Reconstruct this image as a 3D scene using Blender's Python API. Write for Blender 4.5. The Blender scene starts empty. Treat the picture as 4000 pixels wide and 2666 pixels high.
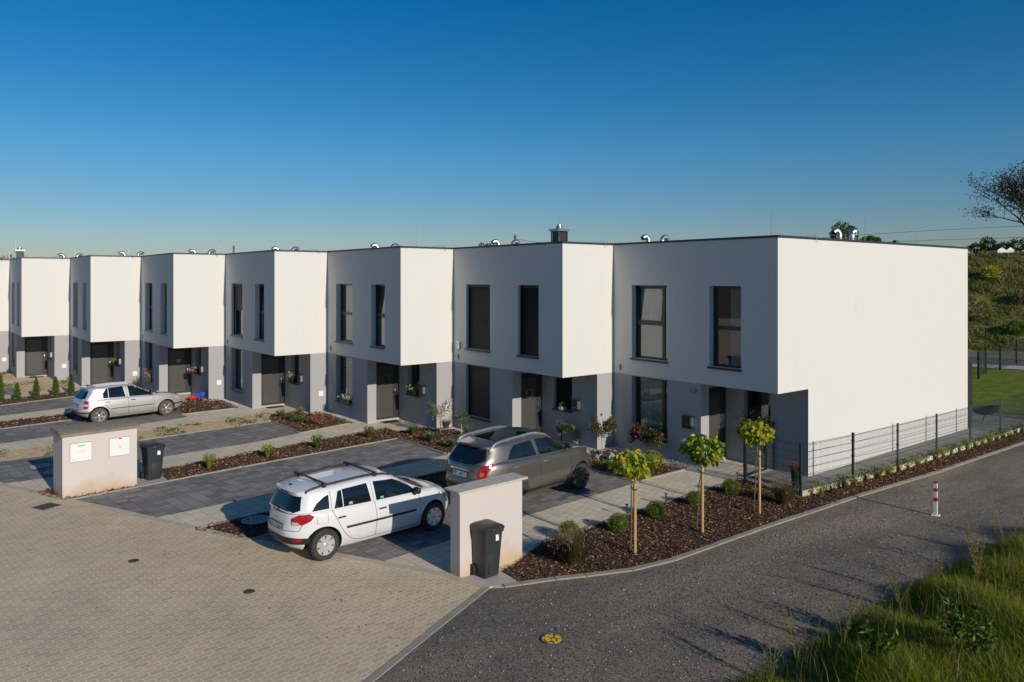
import bpy, bmesh, math, random
import numpy as np
from mathutils import Vector, Matrix
from mathutils.bvhtree import BVHTree
from mathutils.geometry import delaunay_2d_cdt
R = math.radians
sc = bpy.context.scene
# ------------------------------------------------------------------ camera, sky, sun
cam = bpy.data.cameras.new("camera"); camo = bpy.data.objects.new("camera", cam)
sc.collection.objects.link(camo); sc.camera = camo
camo.location = (11.2819, -17.9577, 5.4954)
camo.rotation_euler = (R(90), 0, R(51.594))
cam.sensor_width = 36.0; cam.lens = 26.461
cam.shift_y = -0.0604; cam.clip_start = 0.1; cam.clip_end = 5000
W_ = bpy.data.worlds.new("World"); sc.world = W_; W_.use_nodes = True
nt = W_.node_tree; bg = nt.nodes["Background"]
sky = nt.nodes.new("ShaderNodeTexSky"); sky.sky_type = 'NISHITA'; sky.sun_disc = False
SUN_EL, SUN_AZ = 21.0, 0.8       # azimuth measured from +X towards +Y
sky.sun_elevation = R(SUN_EL); sky.sun_rotation = R(90 - SUN_AZ)
sky.altitude = 200; sky.air_density = 1.0; sky.dust_density = 0.1; sky.ozone_density = 4.0
hs = nt.nodes.new('ShaderNodeHueSaturation'); hs.inputs['Saturation'].default_value = 1.36
nt.links.new(sky.outputs[0], hs.inputs['Color'])
tcw = nt.nodes.new('ShaderNodeTexCoord'); sxw = nt.nodes.new('ShaderNodeSeparateXYZ'); nt.links.new(tcw.outputs['Generated'], sxw.inputs[0])
crw = nt.nodes.new('ShaderNodeValToRGB'); nt.links.new(sxw.outputs[2], crw.inputs[0])     # the air near the horizon is a little duller than the sky model's
crw.color_ramp.elements[0].color = (.66, .60, .68, 1); crw.color_ramp.elements[1].position = .16; crw.color_ramp.elements[1].color = (1, 1, 1, 1)
mxw = nt.nodes.new('ShaderNodeMixRGB'); mxw.blend_type = 'MULTIPLY'; mxw.inputs[0].default_value = 1.0
nt.links.new(hs.outputs[0], mxw.inputs[1]); nt.links.new(crw.outputs[0], mxw.inputs[2]); nt.links.new(mxw.outputs[0], bg.inputs[0]); bg.inputs[1].default_value = 0.08
sl = bpy.data.lights.new("sun", 'SUN'); sl.energy = 4.0; sl.angle = R(0.5); sl.color = (1.0, 0.91, 0.79)
so = bpy.data.objects.new("sun", sl); sc.collection.objects.link(so)
sv = Vector((math.cos(R(SUN_EL))*math.cos(R(SUN_AZ)), math.cos(R(SUN_EL))*math.sin(R(SUN_AZ)), math.sin(R(SUN_EL))))
so.rotation_euler = sv.to_track_quat('Z', 'Y').to_euler(); so.location = (60, 0, 40)
sc.view_settings.view_transform = 'Standard'; sc.view_settings.look = 'None'
sc.view_settings.gamma = 1.0; sc.view_settings.exposure = 0.0
sc.cycles.max_bounces = 8; sc.cycles.transparent_max_bounces = 12

# ------------------------------------------------------------------ materials
def nmat(name):
    m = bpy.data.materials.new(name); m.use_nodes = True
    return m, m.node_tree, m.node_tree.nodes["Principled BSDF"]
def N(t, kind, **kw):
    n = t.nodes.new("ShaderNode" + kind)
    for k, v in kw.items():
        if hasattr(n, k): setattr(n, k, v)
    return n
def setin(n, **kw):
    for k, v in kw.items():
        n.inputs[k.replace('_', ' ')].default_value = v
def mul(c, f): return tuple(min(1, x*f) for x in c[:3]) + (1,)
def coords(t, rot=0.0, obj=True):
    tc = N(t, 'TexCoord'); mp = N(t, 'Mapping')
    t.links.new(tc.outputs['Object'], mp.inputs['Vector'])
    mp.inputs['Rotation'].default_value = (0, 0, rot)
    return mp.outputs[0]
def pmat(name, col, rough=0.6, metal=0.0, var=0.08, scale=3.0, bump=0.0, bscale=80.0, spec=0.5, detail=6, coat=0.0, c2=None):
    m, t, b = nmat(name)
    v = coords(t)
    n1 = N(t, 'TexNoise'); setin(n1, Scale=scale, Detail=detail, Roughness=0.6); t.links.new(v, n1.inputs['Vector'])
    cr = N(t, 'ValToRGB'); t.links.new(n1.outputs[0], cr.inputs[0])
    cr.color_ramp.elements[0].position = .3; cr.color_ramp.elements[1].position = .7
    cr.color_ramp.elements[0].color = mul(col, 1-var) if c2 is None else tuple(c2)+(1,)
    cr.color_ramp.elements[1].color = mul(col, 1+var)
    t.links.new(cr.outputs[0], b.inputs['Base Color'])
    setin(b, Roughness=rough, Metallic=metal)
    b.inputs['Specular IOR Level'].default_value = spec
    if coat: b.inputs['Coat Weight'].default_value = coat; b.inputs['Coat Roughness'].default_value = .04
    if bump:
        n2 = N(t, 'TexNoise'); setin(n2, Scale=bscale, Detail=3.0); t.links.new(v, n2.inputs['Vector'])
        bp = N(t, 'Bump'); setin(bp, Strength=bump, Distance=0.01); t.links.new(n2.outputs[0], bp.inputs['Height'])
        t.links.new(bp.outputs[0], b.inputs['Normal'])
    return m
def leafmat(name, col, trans=0.25):
    m, t, b = nmat(name)
    v = coords(t)
    n1 = N(t, 'TexNoise'); setin(n1, Scale=9.0, Detail=2.0); t.links.new(v, n1.inputs['Vector'])
    mx = N(t, 'MixRGB'); t.links.new(n1.outputs[0], mx.inputs[0])
    mx.inputs[1].default_value = mul(col, .65); mx.inputs[2].default_value = mul(col, 1.35)
    t.links.new(mx.outputs[0], b.inputs['Base Color']); setin(b, Roughness=0.5)
    b.inputs['Specular IOR Level'].default_value = .3
    tr = N(t, 'BsdfTranslucent'); t.links.new(mx.outputs[0], tr.inputs[0])
    ms = N(t, 'MixShader'); ms.inputs[0].default_value = trans
    t.links.new(b.outputs[0], ms.inputs[1]); t.links.new(tr.outputs[0], ms.inputs[2])
    t.links.new(ms.outputs[0], t.nodes['Material Output'].inputs[0])
    return m
def stucco(name, col, stain=0.05, foot=None):
    m, t, b = nmat(name); v = coords(t)
    n1 = N(t, 'TexNoise'); setin(n1, Scale=0.6, Detail=5.0, Roughness=.6); t.links.new(v, n1.inputs['Vector'])
    mp = N(t, 'Mapping'); mp.inputs['Scale'].default_value = (6, 6, .35); t.links.new(v, mp.inputs[0])
    n3 = N(t, 'TexNoise'); setin(n3, Scale=1.0, Detail=4.0); t.links.new(mp.outputs[0], n3.inputs['Vector'])
    n2 = N(t, 'TexNoise'); setin(n2, Scale=150.0, Detail=2.0); t.links.new(v, n2.inputs['Vector'])
    a = N(t, 'Math', operation='ADD'); t.links.new(n1.outputs[0], a.inputs[0]); t.links.new(n3.outputs[0], a.inputs[1])
    a2 = N(t, 'Math', operation='MULTIPLY_ADD'); t.links.new(n2.outputs[0], a2.inputs[0]); a2.inputs[1].default_value = .5; t.links.new(a.outputs[0], a2.inputs[2])
    cr = N(t, 'ValToRGB'); t.links.new(a2.outputs[0], cr.inputs[0])
    cr.color_ramp.elements[0].position = .9; cr.color_ramp.elements[1].position = 1.5
    cr.color_ramp.elements[0].color = mul(col, 1-stain); cr.color_ramp.elements[1].color = mul(col, 1+stain*.6)
    last = cr.outputs[0]
    if foot:   # splashed clay dirt near the ground, ragged edge
        sx = N(t, 'SeparateXYZ'); t.links.new(v, sx.inputs[0])
        n4 = N(t, 'TexNoise'); setin(n4, Scale=1.3, Detail=6.0); t.links.new(v, n4.inputs['Vector'])
        ma = N(t, 'Math', operation='MULTIPLY_ADD'); t.links.new(n4.outputs[0], ma.inputs[0]); ma.inputs[1].default_value = -0.9; t.links.new(sx.outputs[2], ma.inputs[2])
        mr = N(t, 'MapRange'); t.links.new(ma.outputs[0], mr.inputs[0]); setin(mr, From_Min=-.42, From_Max=foot[3], To_Min=.75, To_Max=0.0)
        mx = N(t, 'MixRGB'); t.links.new(mr.outputs[0], mx.inputs[0]); t.links.new(last, mx.inputs[1]); mx.inputs[2].default_value = tuple(foot[:3])+(1,)
        last = mx.outputs[0]
    t.links.new(last, b.inputs['Base Color']); setin(b, Roughness=.9); b.inputs['Specular IOR Level'].default_value = .2
    bp = N(t, 'Bump'); setin(bp, Strength=.35, Distance=0.004); t.links.new(n2.outputs[0], bp.inputs['Height']); t.links.new(bp.outputs[0], b.inputs['Normal'])
    return m
def paver(name, c1, c2, cm, rot, bw, rh, mortar, wave=None, patch=None, bump=.5, vs=.12):
    m, t, b = nmat(name); v = coords(t, rot)
    last = v
    if wave:
        sx = N(t, 'SeparateXYZ'); t.links.new(v, sx.inputs[0])
        m1 = N(t, 'Math', operation='MULTIPLY'); t.links.new(sx.outputs[0], m1.inputs[0]); m1.inputs[1].default_value = 2*math.pi/wave[0]
        s = N(t, 'Math', operation='SINE'); t.links.new(m1.outputs[0], s.inputs[0])
        m2 = N(t, 'Math', operation='MULTIPLY_ADD'); t.links.new(s.outputs[0], m2.inputs[0]); m2.inputs[1].default_value = wave[1]; t.links.new(sx.outputs[1], m2.inputs[2])
        cx = N(t, 'CombineXYZ'); t.links.new(sx.outputs[0], cx.inputs[0]); t.links.new(m2.outputs[0], cx.inputs[1])
        last = cx.outputs[0]
    br = N(t, 'TexBrick'); t.links.new(last, br.inputs['Vector'])
    br.offset = 0.5; br.squash = 1.0
    setin(br, Scale=1.0, Mortar_Size=mortar, Mortar_Smooth=.3, Bias=0.0, Brick_Width=bw, Row_Height=rh)
    br.inputs['Color1'].default_value = tuple(c1)+(1,); br.inputs['Color2'].default_value = tuple(c2)+(1,); br.inputs['Mortar'].default_value = tuple(cm)+(1,)
    n1 = N(t, 'TexNoise'); setin(n1, Scale=.55, Detail=7.0, Roughness=.65); t.links.new(v, n1.inputs['Vector'])
    n2 = N(t, 'TexNoise'); setin(n2, Scale=55.0, Detail=3.0, Roughness=.7); t.links.new(v, n2.inputs['Vector'])
    ad = N(t, 'Math', operation='ADD'); t.links.new(n1.outputs[0], ad.inputs[0]); t.links.new(n2.outputs[0], ad.inputs[1])
    mr = N(t, 'MapRange'); t.links.new(ad.outputs[0], mr.inputs[0]); setin(mr, From_Min=.7, From_Max=1.3, To_Min=1-vs*1.3, To_Max=1+vs*1.1)
    vm = N(t, 'VectorMath', operation='SCALE'); t.links.new(br.outputs[0], vm.inputs[0]); t.links.new(mr.outputs[0], vm.inputs['Scale'])
    col = vm.outputs[0]
    if patch:
        n3 = N(t, 'TexNoise'); setin(n3, Scale=patch[3], Detail=4.0); t.links.new(v, n3.inputs['Vector'])
        p = N(t, 'MapRange'); t.links.new(n3.outputs[0], p.inputs[0]); setin(p, From_Min=.52, From_Max=.66, To_Min=0.0, To_Max=.6)
        mx = N(t, 'MixRGB'); t.links.new(p.outputs[0], mx.inputs[0]); t.links.new(col, mx.inputs[1]); mx.inputs[2].default_value = tuple(patch[:3])+(1,)
        col = mx.outputs[0]
    t.links.new(col, b.inputs['Base Color']); setin(b, Roughness=.85); b.inputs['Specular IOR Level'].default_value = .3
    inv = N(t, 'Math', operation='MULTIPLY_ADD'); t.links.new(br.outputs[1], inv.inputs[0]); inv.inputs[1].default_value = -1.0
    m3 = N(t, 'Math', operation='MULTIPLY'); t.links.new(n2.outputs[0], m3.inputs[0]); m3.inputs[1].default_value = .25
    t.links.new(m3.outputs[0], inv.inputs[2])
    bp = N(t, 'Bump'); setin(bp, Strength=bump, Distance=0.008); t.links.new(inv.outputs[0], bp.inputs['Height']); t.links.new(bp.outputs[0], b.inputs['Normal'])
    return m
def gravelmat():
    m, t, b = nmat('gravel'); v = coords(t)
    n1 = N(t, 'TexNoise'); setin(n1, Scale=.35, Detail=8.0, Roughness=.62); mpg = N(t, 'Mapping'); mpg.inputs['Scale'].default_value = (1.5, .45, 1); t.links.new(v, mpg.inputs[0]); t.links.new(mpg.outputs[0], n1.inputs['Vector'])
    cr = N(t, 'ValToRGB'); t.links.new(n1.outputs[0], cr.inputs[0])
    cr.color_ramp.elements[0].position = .38; cr.color_ramp.elements[1].position = .66
    cr.color_ramp.elements[0].color = (.118, .112, .100, 1); cr.color_ramp.elements[1].color = (.25, .20, .15, 1)
    vo = N(t, 'TexVoronoi'); setin(vo, Scale=38.0); t.links.new(v, vo.inputs['Vector'])
    vo2 = N(t, 'TexVoronoi'); setin(vo2, Scale=95.0); t.links.new(v, vo2.inputs['Vector'])
    sx = N(t, 'SeparateXYZ'); t.links.new(vo.outputs['Color'], sx.inputs[0])
    sx2 = N(t, 'SeparateXYZ'); t.links.new(vo2.outputs['Color'], sx2.inputs[0])
    ad = N(t, 'Math', operation='ADD'); t.links.new(sx.outputs[0], ad.inputs[0]); t.links.new(sx2.outputs[1], ad.inputs[1])
    mr = N(t, 'MapRange'); t.links.new(ad.outputs[0], mr.inputs[0]); setin(mr, From_Min=0.0, From_Max=2.0, To_Min=.35, To_Max=1.9)
    vm = N(t, 'VectorMath', operation='SCALE'); t.links.new(cr.outputs[0], vm.inputs[0]); t.links.new(mr.outputs[0], vm.inputs['Scale'])
    t.links.new(vm.outputs[0], b.inputs['Base Color']); setin(b, Roughness=.9); b.inputs['Specular IOR Level'].default_value = .25
    bp = N(t, 'Bump'); setin(bp, Strength=.9, Distance=0.012); t.links.new(ad.outputs[0], bp.inputs['Height']); t.links.new(bp.outputs[0], b.inputs['Normal'])
    return m
def grassground(name, a, bcol, scale=1.2, bump=.6):
    m, t, b = nmat(name); v = coords(t)
    n1 = N(t, 'TexNoise'); setin(n1, Scale=scale, Detail=9.0, Roughness=.7); t.links.new(v, n1.inputs['Vector'])
    cr = N(t, 'ValToRGB'); t.links.new(n1.outputs[0], cr.inputs[0]); cr.color_ramp.elements[0].position = .35; cr.color_ramp.elements[1].position = .65
    cr.color_ramp.elements[0].color = tuple(a)+(1,); cr.color_ramp.elements[1].color = tuple(bcol)+(1,)
    t.links.new(cr.outputs[0], b.inputs['Base Color']); setin(b, Roughness=.95); b.inputs['Specular IOR Level'].default_value = .1
    bp = N(t, 'Bump'); setin(bp, Strength=bump, Distance=0.1); t.links.new(n1.outputs[0], bp.inputs['Height']); t.links.new(bp.outputs[0], b.inputs['Normal'])
    return m
def glassmat(name, tint, refl=.12):
    m, t, b = nmat(name); t.nodes.remove(b)
    tr = N(t, 'BsdfTransparent'); tr.inputs[0].default_value = tuple(tint)+(1,)
    gl = N(t, 'BsdfGlossy'); setin(gl, Roughness=.015); gl.inputs[0].default_value = (1, 1, 1, 1)
    lw = N(t, 'Fresnel'); lw.inputs[0].default_value = 1.6
    mr = N(t, 'MapRange'); t.links.new(lw.outputs[0], mr.inputs[0]); setin(mr, From_Min=0.0, From_Max=1.0, To_Min=refl*.5, To_Max=1.0)
    ms = N(t, 'MixShader'); t.links.new(mr.outputs[0], ms.inputs[0]); t.links.new(tr.outputs[0], ms.inputs[1]); t.links.new(gl.outputs[0], ms.inputs[2])
    t.links.new(ms.outputs[0], t.nodes['Material Output'].inputs[0]); return m
ROT = math.atan2(.12, 1)    # the front paving runs a little askew to the house walls
M = dict(
 white=stucco('white_render', (.63, .622, .59), .05), grey=stucco('grey_render', (.352, .345, .350), .06),
 pillar=stucco('pillar_render', (.55, .50, .465), .05, foot=(.50, .33, .17, -.10)), plinth=stucco('plinth_concrete', (.60, .55, .48), .06, foot=(.45, .30, .17, -.2)),
 coping=pmat('coping', (.045, .05, .075), .45, .3), roofing=pmat('roofing', (.16, .16, .16), .8),
 frame=pmat('window_frame', (.028, .030, .034), .38), sill=pmat('sill', (.025, .025, .028), .4, .2),
 glass=glassmat('glass', (.62, .69, .69), .20), glassdark=glassmat('dark_glass', (.10, .12, .12)),
 curtain=pmat('curtain', (.86, .85, .81), .9, scale=1.5), blind=pmat('blind', (.020, .021, .023), .5, 0, spec=.25), roller=pmat('roller', (.45, .47, .46), .7),
 room=pmat('room', (.02, .022, .025), .9),
 doorframe=pmat('door_frame', (.035, .035, .038), .35), doorpanel=pmat('door_panel', (.10, .098, .092), .28, .35, bump=.1, bscale=300),
 chrome=pmat('chrome', (.75, .75, .76), .16, 1.0, var=.03), steel=pmat('galvanised', (.62, .63, .66), .40, 1.0, var=.12, scale=9),
 box=pmat('mailbox', (.035, .045, .045), .35, .4), stainless=pmat('stainless', (.45, .45, .44), .35, .9),
 plate=pmat('red_plate', (.28, .03, .035), .4), whitep=pmat('white_plastic', (.74, .74, .72), .45, var=.02), lamp=pmat('lamp', (.45, .43, .38), .5),
 street=paver('street_pavers', (.52, .42, .28), (.62, .51, .34), (.80, .66, .44), math.pi/2-ROT, .225, .1125, .009, wave=(.1125, .013), bump=.3, vs=.15),
 light=paver('light_pavers', (.60, .53, .395), (.69, .61, .46), (.24, .20, .145), -ROT, .2, .3, .006, bump=.5),
 dark=paver('dark_pavers', (.15, .143, .145), (.285, .272, .265), (.05, .048, .05), -ROT, .2, .3, .007, patch=(.21, .19, .145, .9), bump=.6, vs=.2),
 slab=paver('slab_pavers', (.25, .235, .215), (.28, .262, .24), (.10, .095, .085), 0, 1.0, .5, .007, vs=.08),
 edge=pmat('street_edge', (.50, .43, .31), .85, var=.10, scale=6, bump=.3), kerb=pmat('kerb', (.31, .28, .22), .85, var=.12, scale=7, bump=.4), slabc=pmat('concrete_slab', (.42, .40, .37), .85, var=.08, bump=.2),
 mulch=pmat('mulch', (.058, .031, .016), .95, var=.5, scale=25, bump=1.0, bscale=70), soil=pmat('soil', (.60, .44, .25), .95, var=.28, scale=5, bump=.8, bscale=50),
 gravel=gravelmat(), lawn=grassground('lawn', (.09, .13, .012), (.20, .23, .03), 2.0), bank=grassground('bank', (.06, .07, .015), (.24, .20, .06), .9, .8),
 field=grassground('field', (.16, .12, .06), (.24, .18, .10), .05, .2), earth=grassground('earth', (.12, .10, .07), (.2, .16, .10), .8),
 pebble=pmat('pebble', (.55, .52, .50), .7, var=.3, scale=40), stone=pmat('boulder', (.30, .32, .31), .8, var=.35, scale=12, bump=.6, bscale=30),
 capc=pmat('cap_concrete', (.50, .46, .40), .85, var=.14, scale=8, bump=.5), capa=pmat('cap_felt', (.24, .21, .165), .9, var=.2, scale=6, bump=.8, bscale=160),
 bin=pmat('bin_plastic', (.030, .033, .036), .42, var=.1, bump=.15, bscale=150), rubber=pmat('rubber', (.022, .022, .022), .8, bump=.2), tyre=pmat('tyre', (.03, .03, .031), .75, var=.2, bump=.3),
 dirtytyre=pmat('dusty_tyre', (.085, .068, .05), .85, var=.4, scale=6), label=pmat('paper_label', (.75, .76, .78), .5),
 wood=pmat('stake_wood', (.46, .28, .115), .7, var=.25, scale=6, bump=.3), bark=pmat('bark', (.13, .10, .085), .85, var=.35, scale=15, bump=.6), palebark=pmat('pale_bark', (.42, .30, .22), .8, var=.2),
 fence=pmat('fence_green', (.010, .032, .030), .4, var=.1), fencegal=pmat('fence_grey', (.10, .11, .12), .4, .4),
 red=pmat('red_paint', (.55, .012, .012), .4), black=pmat('black_plastic', (.015, .015, .017), .45), rust=pmat('rust', (.13, .055, .028), .75, .3, var=.4, scale=20, bump=.5),
 yellow=None, concrete=pmat('concrete', (.42, .40, .36), .9, var=.12, bump=.3),
 blue=pmat('toy_blue', (.012, .10, .62), .35), toyred=pmat('toy_red', (.65, .02, .03), .35), pot=pmat('pot', (.16, .16, .165), .7, var=.15), darkpot=pmat('dark_pot', (.02, .022, .025), .35),
 mat=pmat('doormat', (.03, .022, .025), .95, bump=.5), wallwhite=pmat('house_white', (.75, .74, .72), .8), tile=pmat('roof_tile', (.25, .09, .06), .8),
 pole=pmat('pole_wood', (.20, .15, .10), .85), wire=pmat('wire', (.05, .05, .05), .6), seed=leafmat('seed_head', (.30, .22, .13), .2),
 chip1=pmat('chip_dark', (.070, .035, .017), .85, var=.4, scale=30), chip2=pmat('chip_mid', (.18, .090, .038), .85, var=.4, scale=30), chip3=pmat('chip_pale', (.40, .23, .115), .8, var=.3, scale=30),
 st1=pmat('stone_dark', (.07, .07, .075), .85, var=.3, scale=30), st2=pmat('stone_mid', (.17, .155, .14), .85, var=.3, scale=30), st3=pmat('stone_pale', (.42, .38, .33), .8, var=.2, scale=30),
)
L = dict(
 box=[leafmat('box_leaf_a', (.15, .19, .016)), leafmat('box_leaf_b', (.27, .30, .03)), leafmat('box_leaf_c', (.05, .08, .01))],
 cat=[leafmat('tree_leaf_a', (.30, .36, .02), .4), leafmat('tree_leaf_b', (.13, .22, .02), .35), leafmat('tree_leaf_c', (.58, .46, .03), .4)],
 green=[leafmat('green_leaf_a', (.07, .13, .015), .35), leafmat('green_leaf_b', (.13, .20, .02), .35), leafmat('green_leaf_c', (.045, .09, .012), .35)],
 lime=[leafmat('lime_leaf_a', (.22, .30, .02), .35), leafmat('lime_leaf_b', (.14, .22, .02), .35), leafmat('lime_leaf_c', (.30, .33, .04), .35)],
 cyp=[leafmat('cypress_a', (.07, .13, .02), .15), leafmat('cypress_b', (.12, .18, .025), .15), leafmat('cypress_c', (.04, .08, .012), .15)],
 lav=[leafmat('lavender_a', (.13, .16, .085)), leafmat('lavender_b', (.19, .21, .11)), leafmat('lavender_c', (.09, .115, .05))],
 photo=[leafmat('photinia_a', (.05, .085, .02)), leafmat('photinia_b', (.10, .13, .05)), leafmat('photinia_c', (.22, .04, .04))],
 tuft=[leafmat('tuft_a', (.10, .085, .03)), leafmat('tuft_b', (.17, .10, .06)), leafmat('tuft_c', (.10, .12, .03))],
 grass=[leafmat('blade_a', (.12, .17, .010), .4), leafmat('blade_b', (.26, .30, .02), .4), leafmat('blade_c', (.26, .21, .07), .35)],
 pink=[leafmat('pink_petal', (.62, .03, .22), .3)], rose=[leafmat('rose_petal', (.60, .30, .32), .3)], violet=[leafmat('violet_flower', (.20, .15, .40), .3)],
 whitef=[leafmat('white_petal', (.75, .74, .70), .3)], redleaf=[leafmat('red_leaf', (.45, .07, .06), .35)], yel=[leafmat('yellow_leaf', (.45, .40, .03), .35)],
 rusty=[leafmat('autumn_a', (.10, .07, .025), .2), leafmat('autumn_b', (.16, .07, .035), .2), leafmat('autumn_c', (.05, .07, .02), .2)],
 weed=[leafmat('dry_weed_a', (.30, .22, .10), .3), leafmat('dry_weed_b', (.22, .20, .06), .3), leafmat('dry_weed_c', (.13, .15, .04), .3)],
)
def yellowmat():
    m, t, b = nmat('yellow_paint'); v = coords(t)
    n1 = N(t, 'TexNoise'); setin(n1, Scale=24.0, Detail=5.0); t.links.new(v, n1.inputs['Vector'])
    wv = N(t, 'TexVoronoi'); setin(wv, Scale=16.0); t.links.new(v, wv.inputs['Vector'])
    ad = N(t, 'Math', operation='MULTIPLY_ADD'); t.links.new(n1.outputs[0], ad.inputs[0]); ad.inputs[1].default_value = .75; t.links.new(wv.outputs[0], ad.inputs[2])
    cr = N(t, 'ValToRGB'); t.links.new(ad.outputs[0], cr.inputs[0]); cr.color_ramp.interpolation = 'CONSTANT'
    cr.color_ramp.elements[0].color = (.85, .52, .02, 1); cr.color_ramp.elements[1].position = .93; cr.color_ramp.elements[1].color = (.10, .075, .02, 1)
    t.links.new(cr.outputs[0], b.inputs['Base Color']); setin(b, Roughness=.6); return m
M['yellow'] = yellowmat()

# ------------------------------------------------------------------ mesh helpers
COL = sc.collection
def link(name, me, mats, parent=None, smooth=False):
    for m in (mats if isinstance(mats, (list, tuple)) else [mats]): me.materials.append(m)
    o = bpy.data.objects.new(name, me); COL.objects.link(o)
    if parent: o.parent = parent
    if smooth: me.shade_smooth()
    return o
class MB:
    def __init__(s): s.v = []; s.f = []; s.m = []
    def add(s, vs, fs, mi=0):
        n = len(s.v); s.v += [tuple(x) for x in vs]; s.f += [tuple(i+n for i in f) for f in fs]; s.m += [mi]*len(fs); return s
    def box(s, a, b, mi=0, mat=None):
        x0, y0, z0 = a; x1, y1, z1 = b
        vs = [(x0, y0, z0), (x1, y0, z0), (x1, y1, z0), (x0, y1, z0), (x0, y0, z1), (x1, y0, z1), (x1, y1, z1), (x0, y1, z1)]
        if mat: vs = [mat @ Vector(q) for q in vs]
        return s.add(vs, [(0, 3, 2, 1), (4, 5, 6, 7), (0, 1, 5, 4), (1, 2, 6, 5), (2, 3, 7, 6), (3, 0, 4, 7)], mi)
    def bevbox(s, a, b, r=.01, mi=0, mat=None):
        bm = bmesh.new(); bmesh.ops.create_cube(bm, size=1)
        for v in bm.verts: v.co = Vector([(a[i]+b[i])/2 + v.co[i]*(b[i]-a[i]) for i in range(3)])
        bmesh.ops.bevel(bm, geom=list(bm.edges), offset=r, segments=2, affect='EDGES', profile=.5)
        if mat: bm.transform(mat)
        s.bm(bm, mi); return s
    def bm(s, bm, mi=0):
        bm.verts.index_update(); s.add([v.co[:] for v in bm.verts], [[v.index for v in f.verts] for f in bm.faces], mi); bm.free()
    def quad(s, a, b, c, d, mi=0): return s.add([a, b, c, d], [(0, 1, 2, 3)], mi)
    def tube(s, pts, rad, n=8, mi=0, cap=True):
        pts = [Vector(p) for p in pts]; rs = rad if isinstance(rad, (list, tuple)) else [rad]*len(pts)
        vs = []; prev = None
        for i, p in enumerate(pts):
            d = (pts[min(i+1, len(pts)-1)] - pts[max(i-1, 0)]).normalized()
            if prev is None:
                u = d.cross(Vector((0, 0, 1)) if abs(d.z) < .9 else Vector((1, 0, 0))).normalized()
            else:
                u = (prev - d*prev.dot(d)).normalized()
            prev = u; w = d.cross(u)
            for k in range(n):
                a = 2*math.pi*k/n; vs.append(p + (u*math.cos(a) + w*math.sin(a))*rs[i])
        fs = []
        for i in range(len(pts)-1):
            for k in range(n):
                k2 = (k+1) % n; fs.append((i*n+k, i*n+k2, (i+1)*n+k2, (i+1)*n+k))
        if cap: fs.append(tuple(range(n-1, -1, -1))); fs.append(tuple((len(pts)-1)*n+k for k in range(n)))
        return s.add(vs, fs, mi)
    def lathe(s, prof, n=24, mi=0, mat=None):   # prof: (r, z)
        vs = []; fs = []
        for r, z in prof:
            for k in range(n):
                a = 2*math.pi*k/n; vs.append((r*math.cos(a), r*math.sin(a), z))
        for i in range(len(prof)-1):
            for k in range(n):
                k2 = (k+1) % n; fs.append((i*n+k, i*n+k2, (i+1)*n+k2, (i+1)*n+k))
        if prof[0][0] > 1e-4: fs.append(tuple(range(n-1, -1, -1)))
        if prof[-1][0] > 1e-4: fs.append(tuple((len(prof)-1)*n+k for k in range(n)))
        if mat: vs = [mat @ Vector(q) for q in vs]
        return s.add(vs, fs, mi)
    def build(s, name, mats, parent=None, smooth=False):
        me = bpy.data.meshes.new(name); me.from_pydata(s.v, [], s.f); me.update()
        if len(set(s.m)) > 1: me.polygons.foreach_set('material_index', s.m)
        o = link(name, me, mats, parent, False)
        if smooth:
            bm = bmesh.new(); bm.from_mesh(me)
            for f in bm.faces: f.smooth = True
            for e in bm.edges:
                if len(e.link_faces) == 2 and e.calc_face_angle(0) > R(38): e.smooth = False
            bm.to_mesh(me); bm.free()
        return o
def tag(o, label=None, cat=None, group=None, kind=None):
    if label: o['label'] = label
    if cat: o['category'] = cat
    if group: o['group'] = group
    if kind: o['kind'] = kind
    return o
def thing(name, label, cat, loc=(0, 0, 0), rz=0, group=None):
    o = bpy.data.objects.new(name, None); COL.objects.link(o); o.location = loc; o.rotation_euler = (0, 0, rz)
    o.empty_display_size = .2
    return tag(o, label, cat, group)
def copy_tree(o, parent=None):
    c = o.copy(); COL.objects.link(c)
    if parent: c.parent = parent
    for ch in list(o.children): copy_tree(ch, c)
    return c
def sheet(name, poly, z, mat, kind='structure', thick=0.0):
    mb = MB(); n = len(poly)
    mb.add([(x, y, z) for x, y in poly], [tuple(range(n))])
    if thick:
        mb.add([(x, y, z) for x, y in poly]+[(x, y, z-thick) for x, y in poly], [(i, i+n, (i+1) % n+n, (i+1) % n) for i in range(n)])
    o = mb.build(name, mat)
    bm = bmesh.new(); bm.from_mesh(o.data); bmesh.ops.triangulate(bm, faces=[f for f in bm.faces if len(f.verts) > 4])
    bmesh.ops.remove_doubles(bm, verts=bm.verts, dist=1e-5)
    bmesh.ops.recalc_face_normals(bm, faces=bm.faces)
    if bm.faces and max(bm.faces, key=lambda f: abs(f.normal.z)).normal.z < 0: bmesh.ops.reverse_faces(bm, faces=bm.faces)
    bm.to_mesh(o.data); bm.free()
    if kind: tag(o, kind=kind)
    return o
def inside(poly, x, y):
    c = False; n = len(poly)
    for i in range(n):
        x1, y1 = poly[i]; x2, y2 = poly[(i+1) % n]
        if (y1 > y) != (y2 > y) and x < (x2-x1)*(y-y1)/(y2-y1)+x1: c = not c
    return c
def bounds(poly):
    xs = [p[0] for p in poly]; ys = [p[1] for p in poly]; return min(xs), max(xs), min(ys), max(ys)
def scatter(poly, n, rng):
    x0, x1, y0, y1 = bounds(poly); out = []
    while len(out) < n:
        x = rng.uniform(x0, x1); y = rng.uniform(y0, y1)
        if inside(poly, x, y): out.append((x, y))
    return out
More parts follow.
